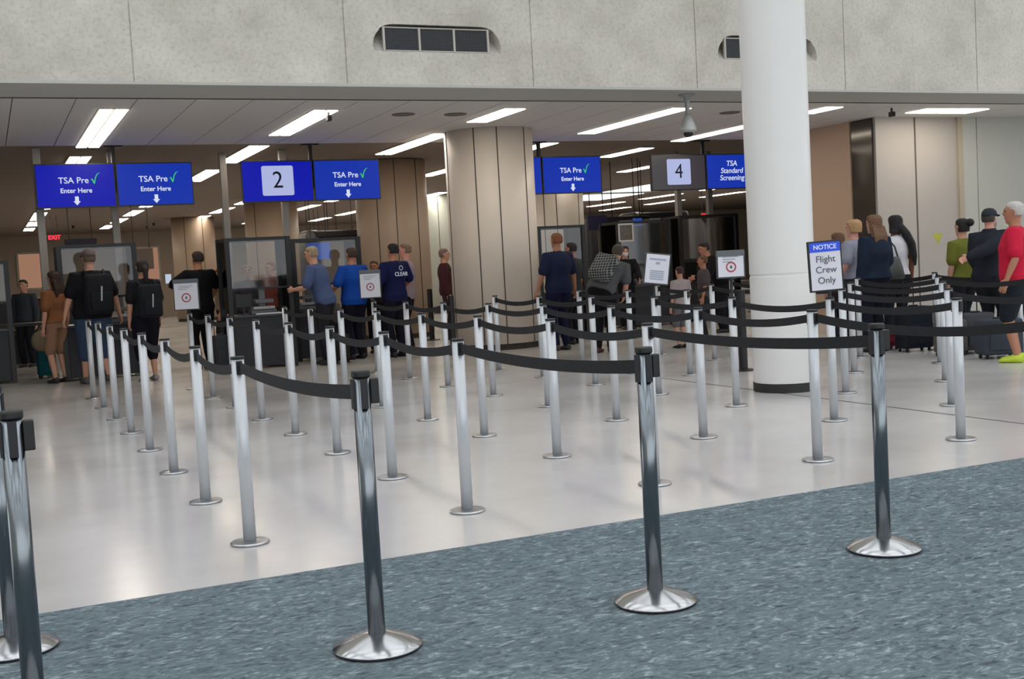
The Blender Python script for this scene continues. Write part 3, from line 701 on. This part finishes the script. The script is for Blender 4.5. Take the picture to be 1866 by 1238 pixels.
    if cap:
        bm = bmesh.new(); loft(bm, [(hp(0, -.006, z), hd(rx, 0, 0), hd(0, ry, 0)) for z, rx, ry in ((1.675, .088, .107), (1.70, .088, .107), (1.735, .078, .095), (1.765, .052, .064), (1.776, .016, .02))], 20)
        c_ = obj('cap', bm, cloth(cap), t, True)
        bm = bmesh.new(); loft(bm, [(hp(0, .075, 1.69), hd(.078, 0, 0), hd(0, 0, .006)), (hp(0, .13, 1.685), hd(.070, 0, 0), hd(0, 0, .005)), (hp(0, .17, 1.672), hd(.04, 0, 0), hd(0, 0, .004))], 16)
        obj('cap_brim', bm, cloth(cap), c_, True)
    if mask:
        bm = bmesh.new(); loft(bm, [(hp(0, .035, z), hd(rx, 0, 0), hd(0, ry, 0)) for z, rx, ry in ((1.53, .04, .05), (1.57, .064, .072), (1.62, .072, .078))], 16); soft(obj('face_mask', bm, mat('mask_'+mask, mask, .8), t), .009, 1)
    for c in kids(t):
        c.scale = (s, s, s)
    t['_h'] = s
    info = dict(t=t, s=s, TM=TM, WR=WR, b=b, SH=SH, hp=hp)
    return info
def wpt(P, v):       # local body point to world
    t = P['t']; return Matrix.Translation(t.location) @ Matrix.Rotation(t.rotation_euler.z, 4, 'Z') @ (V(*v)*P['s'])
def px2(px, Y): 
    p = at(px, 560, Y); return p.x, Y
LEFT, RIGHT = R(66), R(-114)
x, y = px2(168, 18.1)
P1 = person(x, y, 1.93, R(14), 'big man in grey cap, black t-shirt and denim shorts, seen from behind', bulk=1.42, top='#14151a', bottom='#33445a', blen='knee', hair='short', hcol='#5a4a40', cap='#5b5052', step=-.16, shoe='#55504e', lh=(-.36, .03, .88), rh=(.37, .03, .90))
x, y = px2(264, 17.75)
P2 = person(x, y, 1.75, R(12), 'woman with dark ponytail and dark backpack, wearing dark knee-length bottoms', skin='fair', female=True, bulk=1.12, top='#1c1c20', bottom='#11121d', blen='knee', hair='ponytail', hcol='#1f1412', shoe='#88858a', step=.05)
x, y = px2(101, 18.9)
P3 = person(x, y, 1.66, R(35), 'woman in an orange-tan top with long brown hair beside the first booth', skin='fair', female=True, top='#7d5236', bottom='#8c6a56', blen='short', hair='long', hcol='#2c1a12', shoe='#2a2325', head=(10, 0))
x, y = px2(366, 18.9)
P4 = person(x, y, 1.86, R(18), 'man in a black t-shirt holding up a phone, elbows out', skin='tan', bulk=1.15, top='#0d0e13', bottom='#0f0f14', hair='short', hcol='#241712', lh=(-.28, .36, 1.28), lp=(-1, -.2, -.6), rh=(.36, .32, 1.06), rp=(1, -.4, -.2), shoe='#151515')
x, y = px2(594, 17.9)
P5 = person(x, y, 1.86, R(52), 'grey-blond man in a denim-blue shirt leaning towards the booth', skin='fair', bulk=1.1, lean=R(16), top='#46557a', bottom='#23242c', hair='short', hcol='#8e8069', rh=(.25, .20, .86), lh=(-.2, .40, 1.12), shoe='#1c1c20', step=.08)
x, y = px2(646, 18.5)
P6 = person(x, y, 1.80, R(20), 'officer in a royal blue shirt and dark navy trousers, from behind', skin='tan', bulk=1.22, top='#12439b', bottom='#10101f', hair='short', hcol='#3a251c', lh=(-.30, .22, 1.05), rh=(.3, .25, 1.05), shoe='#101014')
x, y = px2(686, 19.6)
P7 = person(x, y, 1.58, R(150), 'short dark-haired woman half hidden between officer and staff member', female=True, skin='tan', top='#2b2730', tsleeve='long', bottom='#1a1a22', hair='short', hcol='#3a2418')
x, y = px2(722, 18.25)
P8 = person(x, y, 1.83, R(20), 'staff member in a navy vest printed CLEAR on the back', skin='tan', bulk=1.12, top='#141a44', bottom='#0f1020', hair='short', hcol='#0d0b10', lh=(-.28, .20, 1.0), rh=(.30, .24, 1.05), shoe='#101014')
x, y = px2(744, 19.0)
P9 = person(x, y, 1.84, R(60), 'grey-haired man in a faded pink t-shirt behind the staff member', skin='pink', bulk=1.05, top='#9b8a93', bottom='#1c1a2a', hair='short', hcol='#7a6553', shoe='#222222')
tag_ = text('lettering', 'CLEAR', .085, mat('vest_print', '#cfd4ea', .6), kids(P8['t'])[1], (0, -.176, 1.28), bold=.0015, ext=.003)
bm = bmesh.new(); n = 10
for k in range(n):
    a, b_ = 2*PI*k/n, 2*PI*(k+.7)/n
    vs = [bm.verts.new((r*math.cos(q), -.176, 1.375+r*math.sin(q))) for r, q in ((.040, a), (.040, b_), (.026, b_), (.026, a))]; bm.faces.new(vs)
obj('circle_emblem', bm, mat('vest_print', '#cfd4ea', .6), kids(P8['t'])[1])
x, y = px2(815, 21.5); person(x, y, 1.76, RIGHT, 'person in a maroon top between the beige and central columns', skin='fair', top='#43232a', tsleeve='long', bottom='#3a2327', hair='short', hcol='#705c58')
x, y = px2(455, 19.7); person(x, y, 1.62, R(170), 'grey-clad agent behind the glass of the left booth', skin='fair', top='#3d3a40', tsleeve='long', bottom='#1a1a20', hair='short', hcol='#7d7268')
x, y = px2(497, 20.3); person(x, y, 1.66, R(120), 'person in a dull red top behind the left booth glass', skin='fair', top='#76403c', bottom='#1a1a20', hair='short', hcol='#8c5a4c')
x, y = px2(405, 21.5); person(x, y, 1.6, R(80), 'person with golden brown hair behind the man with the phone', skin='fair', female=True, top='#8a7a6c', bottom='#2a2a30', hair='long', hcol='#7a4a22')
x, y = px2(45, 23.5); person(x, y, 1.6, R(150), 'dark-clothed person beyond the far left booth', skin='fair', top='#3a3f48', tsleeve='long', bottom='#20242c', hair='short', hcol='#2a2a30')
x, y = px2(1020, 16.7)
P12 = person(x, y, 1.84, R(10), 'auburn-haired man in a navy polo shirt just right of the central column', skin='tan', bulk=1.22, top='#1e2540', bottom='#141732', hair='short', hcol='#7a4a2e', shoe='#3a352f', lh=(-.34, .08, .90), rh=(.34, .05, .90))
x, y = px2(1046, 17.7)
person(x, y, 1.70, R(30), 'dark-haired person in a dark grey t-shirt behind the navy polo man', skin='tan', bulk=1.1, top='#2a2e33', bottom='#17181e', hair='short', hcol='#191315')
x, y = px2(1098, 15.6)
P14 = person(x, y, 1.80, R(-48), 'man in a grey t-shirt bending forward with a checked backpack', skin='pink', bulk=1.2, lean=R(46), side=R(14), top='#545658', bottom='#12131a', hair='short', hcol='#4a4038', lh=(-.25, .62, .92), rh=(.22, .34, .80), shoe='#4a2f28', head=(0, -10))
x, y = px2(1143, 20.2); person(x, y, 1.62, R(165), 'dark-haired agent wearing a white face mask behind the counter', skin='fair', top='#17161c', tsleeve='long', bottom='#15151a', hair='long', hcol='#26161a', mask='#cfc6c4', lh=(-.2, .35, 1.05), rh=(.3, .35, 1.1))
x, y = px2(1241, 15.2); person(x, y, 1.22, R(10), 'small child in a pale pinkish top beside the fifth lane', skin='fair', top='#a79a9a', bottom='#6a6468', blen='short', hair='short', hcol='#3d1c22')
x, y = px2(1284, 16.3); person(x, y, 1.36, R(60), 'child with light brown hair in a dark grey top', skin='tan', top='#4e4648', bottom='#2a282c', hair='short', hcol='#5f4332')
x, y = px2(1318, 17.4); person(x, y, 1.66, R(75), 'dark-haired adult in black leaning over the children', skin='tan', lean=R(30), bulk=1.15, top='#151013', tsleeve='long', bottom='#16151a', hair='short', hcol='#1a0f12', lh=(-.2, .55, 1.05), rh=(.2, .5, 1.0))
# people waiting on the right
x, y = px2(1530, 13.6); person(x, y, 1.58, R(10), 'brown-haired youngster behind the flight crew sign', skin='fair', top='#4a4a55', bottom='#2a2a30', hair='curly', hcol='#6b4a34')
x, y = px2(1560, 12.9); person(x, y, 1.74, R(15), 'blonde woman in a grey t-shirt left of the navy jacket', skin='pink', female=True, top='#8e8f9e', bottom='#2b2c34', hair='curly', hcol='#b08a62', shoe='#8c8c90', lh=(-.26, .10, .95))
x, y = px2(1597, 12.1)
P17 = person(x, y, 1.77, R(5), 'woman with long straight brown hair and a navy jacket, from behind', skin='fair', female=True, bulk=1.22, top='#1b2536', tsleeve='long', jacket=True, bottom='#141824', hair='long', hcol='#6a4c36', shoe='#16161a')
x, y = px2(1636, 12.75)
P18 = person(x, y, 1.77, R(-20), 'woman with a long black braid and white top', skin='brown', female=True, top='#d6d4da', tsleeve='none', bottom='#1c2029', hair='braid', hcol='#141114', shoe='#1a1a1c')
x, y = px2(1757, 11.6)
person(x, y, 1.66, R(0), 'woman in an olive green t-shirt with her black hair clipped up', skin='fair', female=True, bulk=1.15, top='#6a6d2c', bottom='#20222a', hair='bun', hcol='#0f0e10', shoe='#2a2a2e')
x, y = px2(1808, 10.85)
P20 = person(x, y, 1.74, R(-75), 'bearded man in a dark cap and puffy black jacket, arm stretched forward', skin='pink', bulk=1.25, top='#23262f', tsleeve='long', jacket=True, bottom='#1c1f26', hair='short', hcol='#3a322e', cap='#2e3238', beard='#8d8278', lh=(-.10, .05, .92), rh=(-.12, -.62, 1.10), rp=(.5, -.3, -1), shoe='#1a1a1c')
x, y = px2(1852, 9.75)
P21 = person(x, y, 1.78, R(38), 'white-haired man in a red t-shirt and black shorts at the right edge', skin='tan', bulk=1.22, top='#c0203c', bottom='#1d2329', blen='short', hair='short', hcol='#b8b4b0', shoe='#b9cf3a', lh=(-.33, .06, .92), rh=(.33, .05, .92))
x, y = px2(1892, 10.9); person(x, y, 1.82, R(20), 'person in navy at the extreme right edge, mostly outside the view', skin='brown', top='#20284a', tsleeve='long', bottom='#1c1f2a', hair='short', hcol='#141215')
bake()
# ------------------------------------------------------------------ things they carry
def backpack(P, label, col, w=.32, h=.48, d=.16, z=1.18, strip=True, check=False, tiltx=0.0, yo=0.0):
    t0 = P['t']; t = thing('backpack', label, 'backpack', t0.location, t0.rotation_euler.z)
    S = Matrix.Scale(P['s'], 4); T = S @ P['TM'] @ Matrix.Translation(V(0, -.135*P['b']-.02+yo, z))
    m = cloth(col)
    if check:
        m = bpy.data.materials.new('checked_fabric'); m.use_nodes = True; nt = m.node_tree; b = nt.nodes['Principled BSDF']
        tc = nt.nodes.new('ShaderNodeTexCoord'); mp = nt.nodes.new('ShaderNodeCombineXYZ'); sp = nt.nodes.new('ShaderNodeSeparateXYZ'); nt.links.new(tc.outputs['Object'], sp.inputs[0]); nt.links.new(sp.outputs[0], mp.inputs[0]); nt.links.new(sp.outputs[2], mp.inputs[1])
        ck = nt.nodes.new('ShaderNodeTexBrick'); ck.inputs['Scale'].default_value = 13; ck.offset = 0
        ck.inputs['Color1'].default_value = srgb('#1a1c1e'); ck.inputs['Color2'].default_value = srgb('#24272a'); ck.inputs['Mortar'].default_value = srgb('#7d8180')
        ck.inputs['Mortar Size'].default_value = .07; ck.inputs['Brick Width'].default_value = .5; ck.inputs['Row Height'].default_value = .5
        nt.links.new(mp.outputs[0], ck.inputs['Vector']); nt.links.new(ck.outputs['Color'], b.inputs['Base Color']); b.inputs['Roughness'].default_value = .9
    bm = nb(-w/2, w/2, -d, 0, -h/2, h/2, bev=.06); xf(bm, T); obj('pack', bm, m, t, True)
    bm = nb(-w*.38, w*.38, -d-.03, -d+.02, -h*.42, h*.05, bev=.02); xf(bm, T); obj('front_pocket', bm, m, t, True)
    for sg in (-1, 1):
        bm = bmesh.new(); tube(bm, [T @ V(sg*.10, -.03, h/2-.02), T @ V(sg*.125, .06, h/2+.045), T @ V(sg*.13, .135, h/2-.02)], .018, 8); obj('strap', bm, m, t, True)
    bm = bmesh.new(); tube(bm, [T @ V(-.04, -.05, h/2-.01), T @ V(0, -.06, h/2+.03), T @ V(.04, -.05, h/2-.01)], .01, 8); obj('handle', bm, m, t, True)
    if strip:
        bm = nb(-.009, .009, -d-.036, -d-.028, -.09, .10); xf(bm, T @ Matrix.Rotation(R(4), 4, 'Y')); obj('reflective_strip', bm, mat('reflective_grey', '#a5a7ac', .4), t)
    return t
backpack(P1, 'large black backpack with a grey strip on the capped man', '#1b1d22', w=.36, h=.52)
backpack(P2, 'smaller black backpack with a grey strip on the ponytailed woman', '#1d2026', w=.33, h=.48, z=1.16)
backpack(P14, 'black and white checked backpack hanging on the bending man', '#2a2a2a', w=.34, h=.46, d=.18, z=1.10, strip=False, check=True)
def shoulder_bag():
    t = thing('shoulder_bag', 'grey-green leather shoulder bag hanging beside the navy jacket', 'bag', P17['t'].location, P17['t'].rotation_euler.z)
    S = Matrix.Scale(P17['s'], 4) @ Matrix.Translation(V(.30, -.06, 1.06))
    bm = bmesh.new(); loft(bm, [(S @ V(0, 0, z), V(rx, 0, 0), V(0, ry, 0)) for z, rx, ry in ((-.14, .14, .05), (-.12, .16, .07), (0, .13, .06), (.12, .09, .03), (.15, .07, .015))], 20)
    obj('bag_body', bm, mat('bag_leather', '#3f4340', .5), t, True)
    bm = bmesh.new(); tube(bm, [S @ V(-.07, .0, .12), S @ V(-.12, .02, .30), S @ V(-.10, .05, .42), S @ V(.0, .0, .28), S @ V(.06, 0, .12)], .011, 8); obj('bag_strap', bm, mat('bag_leather', '#3f4340', .5), t, True)
shoulder_bag()
p = wpt(P4, P4['WR'][-1]/1.0 if False else (P4['WR'][-1].x, P4['WR'][-1].y+.05, P4['WR'][-1].z+.10)); 
t = thing('phone', 'lit white phone held up by the man in black', 'phone', p, R(18)); obj('phone_body', nb(-.055, .055, 0, .012, -.08, .08, bev=.004), BLACK, t); obj('phone_screen', nb(-.05, .05, -.002, .0, -.074, .074), emit('phone_glow', '#cdd6ea', .8), t)
p = wpt(P5, (-.22, .12, .80))
t = thing('hip_bag', 'grey-brown bag hanging at the hip of the denim-shirted man', 'bag', wpt(P5, (.34, -.02, .0)), R(40)); t.location.z = .78
bm = bmesh.new(); loft(bm, [(V(0, 0, z), V(rx, 0, 0), V(0, ry, 0)) for z, rx, ry in ((-.15, .10, .06), (-.10, .15, .08), (.05, .13, .08), (.15, .06, .04))], 18); obj('bag_body', bm, cloth('#4b4543'), t, True)
bm = bmesh.new(); tube(bm, [(-.05, 0, .13), (-.12, .05, .40), (-.20, .1, .66)], .012, 8); obj('bag_strap', bm, BLACK, t, True)
def suitcase(px, Y, w, h, d, col, label, rz=0.0, handle=.0, z=0.0, ribs=True, cat='suitcase'):
    x, y = px2(px, Y); t = thing('suitcase', label, cat, (x, y, 0), rz)
    bm = nb(-w/2, w/2, -d/2, d/2, .045, h, bev=.035); obj('shell', bm, cloth(col), t, True)
    if ribs:
        bm = nb(-w*.36, w*.36, -d/2-.018, -d/2+.01, .10, h*.62, bev=.012); obj('front_pocket', bm, cloth(col), t, True)
    bm = nb(-.06, .06, -.015, .015, h, h+.02, bev=.006); obj('grab_handle', bm, BLACK, t)
    if handle:
        bm = bmesh.new(); tube(bm, [(-.07, d/2-.03, h-.02), (-.07, d/2-.03, h+handle), (.07, d/2-.03, h+handle), (.07, d/2-.03, h-.02)], .008, 8); obj('pull_handle', bm, BLACK, t)
    for sx in (-1, 1):
        for sy in (-1, 1):
            bm = bmesh.new(); lathe(bm, [(.022, -.012), (.024, -.008), (.024, .008), (.022, .012)], 14); xf(bm, Matrix.Translation(V(sx*w*.38, sy*d*.32, .024)) @ Matrix.Rotation(PI/2, 4, 'Y')); obj('wheel', bm, BLACK, t)
    return t
suitcase(1664, 11.75, .42, .58, .26, '#1c2028', 'black upright suitcase between the navy jacket woman and the brown duffel', R(-10), .32)
suitcase(1730, 10.9, .34, .44, .24, '#5a5653', 'grey-brown soft upright bag behind a pale post', R(-6))
suitcase(1818, 10.25, .48, .46, .28, '#3f454e', 'blue-grey suitcase beside the red-shirted man', R(-20), .0)
suitcase(1776, 10.9, .40, .50, .24, '#4a4b50', 'dark grey suitcase left of the blue-grey one', R(-20), .2)
suitcase(1618, 12.2, .20, .26, .16, '#7a2a33', 'small dark red bag on the floor beside the navy jacket woman', R(0), cat='bag')
suitcase(398, 18.4, .26, .56, .22, '#33353b', 'charcoal suitcase standing left of the glass booth', R(6), .2)
suitcase(76, 20.2, .26, .44, .22, '#1c5a62', 'teal suitcase at far left beside the grey pole', R(10))
t = thing('tote_bag', 'cream cloth bag resting on the teal suitcase', 'bag', tuple(px2(72, 20.0))+(.44,), R(10))
bm = bmesh.new(); ball(bm, (0, 0, .16), .17, .12, .17); obj('bag_body', bm, cloth('#9a8871'), t, True); bm = bmesh.new(); tube(bm, [(-.06, 0, .3), (0, 0, .40), (.06, 0, .3)], .01, 8); obj('bag_handle', bm, cloth('#9a8871'), t, True)
suitcase(617, 18.0, .24, .46, .2, '#2c2724', 'dark brown case at the feet of the blue-shirted officer', R(0))
# ------------------------------------------------------------------ booths and equipment
def booth(x0, x1, y0, y1, h, label, desk=.84, deskw=None):
    w, d = x1-x0, y1-y0
    t = thing('screening_booth', label, 'booth', ((x0+x1)/2, (y0+y1)/2, 0), 0, 'glass screening booths')
    a, b = w/2, d/2
    for sx in (-1, 1):
        for sy in (-1, 1): obj('upright', nb(sx*a-.035, sx*a+.035, sy*b-.035, sy*b+.035, 0, h), FRAME, t)
    for sy in (-1, 1): obj('top_rail', nb(-a+.035, a-.035, sy*b-.02, sy*b+.02, h-.05, h), FRAME, t)
    for sx in (-1, 1): obj('side_rail', nb(sx*a-.02, sx*a+.02, -b+.035, b-.035, h-.05, h), FRAME, t)
    obj('front_glass', nb(-a+.035, a-.035, -b-.003, -b+.003, desk+.42, h-.05), GLASS, t)
    for sx in (-1, 1): obj('side_glass', nb(sx*a-.003, sx*a+.003, -b+.035, b-.035, desk+.1, h-.05), GLASS, t)
    obj('sill', nb(-a+.035, a-.035, -b-.02, -b+.02, desk+.39, desk+.42), FRAME, t)
    obj('desk_panel', nb(-a+.035, a-.035, -b+.02, b-.1, .04, desk-.03, bev=.006), NAVY, t)
    obj('desk_top', nb(-a+.035, a-.035, -b-.06, b-.05, desk-.03, desk), mat('desk_dark', '#26262c', .35), t)
    return t, (x0+x1)/2, y0, desk
def reader(x, y, z, label):
    t = thing('document_reader', label, 'scanner', (x, y, z))
    obj('reader_base', nb(-.2, .2, .0, .25, 0, .07, bev=.01), mat('device_grey', '#55555a', .4), t)
    obj('reader_tray', nb(-.17, .17, -.02, .2, .075, .12, bev=.01), mat('device_light', '#8f8f92', .4), t)
    obj('reader_column', nb(-.05, .05, .1, .18, .12, .40, bev=.01), mat('device_mid', '#6f7076', .4), t)
    obj('reader_head', nb(-.13, .16, .0, .2, .17, .23, bev=.01), mat('device_grey', '#55555a', .4), t)
    t2 = thing('monitor', label.replace('document reader', 'black monitor'), 'monitor', (x-.28, y+.1, z)); obj('monitor_stand', nb(-.08, .08, .0, .12, 0, .02), BLACK, t2); obj('monitor_neck', nb(-.015, .015, .05, .08, .02, .2), BLACK, t2); obj('monitor_panel', nb(-.13, .13, .02, .05, .12, .32, bev=.005), BLACK, t2)
t, bx, by, dk = booth(3.42, 4.36, 18.25, 18.95, 2.03, 'glass screening booth nearest the queue, under the number 2 screen')
reader(bx+.05, by+.05, dk, 'document reader on the desk of the middle left booth')
pw = tag(obj('paper_sheet', nb(bx-.1, bx+.38, by-.04, by+.0, dk, dk+.018), WHITE), 'white paper stack on the front edge of the middle left booth', 'paper')
t, bx, by, dk = booth(1.06, 2.14, 18.95, 19.65, 2.05, 'glass screening booth behind the capped man with a backpack')
reader(bx+.3, by+.05, dk, 'document reader on the desk behind the capped man')
t, bx, by, dk = booth(4.62, 5.72, 19.0, 19.7, 2.0, 'glass screening booth behind the denim-shirted man')
reader(bx-.3, by+.05, dk, 'document reader on the desk near the denim-shirted man')
booth(-.75, .33, 19.6, 20.3, 1.88, 'glass screening booth cut off by the left edge')
x0 = at(985, 500, 19.6).x; x1 = at(1066, 500, 19.6).x; t, bx, by, dk = booth(x0, x1, 19.6, 20.3, 2.06, 'glass screening booth just right of the central column')
x0 = at(1130, 500, 20.6).x; x1 = at(1222, 500, 20.6).x; t, bx, by, dk = booth(x0, x1, 20.6, 21.3, 2.12, 'glass screening booth behind the masked agent'); reader(bx, by+.05, dk, 'document reader on the desk near the masked agent')
x0 = at(1244, 500, 20.8).x; x1 = at(1345, 500, 20.8).x; t, bx, by, dk = booth(x0, x1, 20.8, 21.5, 2.2, 'glass screening booth behind the children, left of the white column'); reader(bx+.2, by+.05, dk, 'document reader on the desk behind the children')
# poster, portal scanners, header signs
x = at(1146, 480, 20.5).x; t = thing('poster_frame', 'white framed poster on the glass booth behind the masked agent', 'poster', (x, 20.57, 1.72))
obj('frame', nb(-.17, .17, -.015, .0, 0, .36), mat('poster_white', '#c9c6c0', .5), t); obj('poster', nb(-.14, .14, -.019, -.0155, .03, .33), mat('poster_print', '#59564f', .6, noise=.8, nscale=14), t)
def portal(px, Y, w, h, label, col='#5d5b5c', face='#1c1b20'):
    x = at(px, 480, Y).x; t = thing('body_scanner', label, 'scanner', (x, Y, 0))
    for sx in (-1, 1): obj('side_shell', nb(sx*w/2-.16, sx*w/2+.16, -.4, .4, 0.01, h, bev=.1), mat('scanner_'+col, col, .35), t, True)
    obj('roof', nb(-w/2, w/2, -.4, .4, h-.18, h-.02, bev=.04), mat('scanner_'+face, face, .4), t)
    obj('floor_plate', nb(-w/2, w/2, -.4, .4, 0, .03), BLACK, t)
portal(612, 25.0, 1.1, 2.35, 'grey curved body scanner behind the denim-shirted man')
portal(1195, 25.5, 1.3, 2.5, 'dark body scanner behind the masked agent', '#4a4a4e')
portal(1096, 26.5, .8, 2.4, 'body scanner right of the pale round column', '#4d4b52')
portal(1285, 26.8, .7, 2.4, 'pale grey body scanner behind the children', '#77777a')
def hang(px0, px1, py0, py1, Y, col, label, em=0.0, txt=None, tc=None, ts=.1, name='hanging_sign', cat='sign'):
    a, b = at(px0, py1, Y), at(px1, py0, Y); cx = (a.x+b.x)/2; w = b.x-a.x; h = b.z-a.z
    t = thing(name, label, cat, (cx, Y, a.z))
    obj('sign_box', nb(-w/2, w/2, -.04, .04, 0, h, bev=.008), mat('hang_'+col, col, .5, emit=em), t)
    if txt: text('lettering', txt, ts, tc, t, (0, -.046, h/2), bold=.002)
    for sg in (-1, 1): obj('hanger', nb(sg*w*.35-.008, sg*w*.35+.008, -.008, .008, h, HALLZ+.02-a.z), FRAME, t)
    return t
RG = emit('exit_glow', '#ff2a3c', 2.5)
hang(91, 107, 429, 437.5, 39.0, '#7a1420', 'red lit exit sign far back at the left', .8, 'EXIT', RG, .18, 'exit_sign', 'exit sign')
hang(572, 583, 425, 434, 40.0, '#7a1420', 'red lit exit sign above the denim-shirted man', .8, 'EXIT', RG, .15, 'exit_sign', 'exit sign')
hang(1278, 1290, 388, 398, 36.0, '#7a1420', 'red lit exit sign left of the white column', .8, 'EXIT', RG, .16, 'exit_sign', 'exit sign')
hang(552, 606, 422, 437, 30.0, '#17131a', 'dark header panel in front of the middle exit sign'); bpy.data.objects[-1] if False else None
hang(118, 176, 434, 447, 26.0, '#1d1832', 'dark purple header panel above the capped man')
hang(608, 648, 423, 437, 30.5, '#5f554c', 'brownish grey header panel left of the beige column')
hang(1071, 1104, 392, 420, 24.0, '#161638', 'dark blue hanging sign with small white lettering', 0, 'Scanner' if False else None)
hang(1104, 1182, 393, 403, 24.4, '#191419', 'black header beam above the white framed poster')
hang(562, 600, 442, 474, 23.5, '#0f4aa8', 'bright blue lit screen beyond the glass booth', .8, name='wall_monitor', cat='monitor')
hang(1155, 1168, 398, 412, 23.6, '#1f4fc0', 'small blue lit panel right of the framed poster', .6, name='wall_monitor', cat='monitor')
hang(240, 278, 452, 492, 26.5, '#6a5a50', 'grey-brown hanging board behind the ponytailed woman')
# inspection tables far left and conveyors
def table(px, Y, w, d, h, col, label, name='inspection_table'):
    x = at(px, 560, Y).x; t = thing(name, label, 'table', (x, Y, 0))
    obj('table_top', nb(-w/2, w/2, -d/2, d/2, h-.05, h, bev=.008), mat('table_'+col, col, .5), t)
    for sx in (-1, 1):
        for sy in (-1, 1): obj('leg', nb(sx*(w/2-.05)-.02, sx*(w/2-.05)+.02, sy*(d/2-.05)-.02, sy*(d/2-.05)+.02, 0, h-.05), LFR, t)
    return t
table(48, 21.6, .95, .6, .86, '#2c2a2c', 'dark topped table with pale legs at far left')
t = thing('xray_machine', 'long dark baggage scanner behind the far left table', 'scanner', (at(60, 540, 25).x, 25, 0))
obj('tunnel', nb(-.9, .9, -.5, .6, .5, 1.25, bev=.05), mat('xray_dark', '#1d2322', .5), t); obj('roller_bed', nb(-1.5, 1.5, -.35, .35, .62, .72), LFR, t); obj('cabinet', nb(-.8, .8, -.4, .4, 0, .5), BLACK, t)
t = thing('xray_machine', 'dark baggage scanner behind the booths right of the central column', 'scanner', (at(1180, 540, 23.3).x, 23.3, 0))
obj('tunnel', nb(-.8, 1.2, -.5, .6, .5, 1.3, bev=.05), mat('xray_dark', '#1d2322', .5), t); obj('roller_bed', nb(-2.2, 2.6, -.35, .35, .62, .72), LFR, t); obj('cabinet', nb(-.7, 1.1, -.4, .4, 0, .5), BLACK, t)
# wall openings lit from beyond, far back
for k, (px, w, z0, z1) in enumerate([(57, .5, 1.5, 2.9), (262, .6, 1.6, 2.95)]):
    x = at(px, 470, 52.9).x; t = bpy.data.objects.new('window_%d' % (k+1), None); C.objects.link(t); t['kind'] = 'structure'; t.location = (x, 52.98, 0)
    obj('window_frame', nb(-w-.08, w+.08, -.04, 0, z0-.08, z1+.08), LFR, t); obj('window_pane', nb(-w, w, -.05, -.041, z0, z1), emit('window_glow', '#e0a888', .42), t)
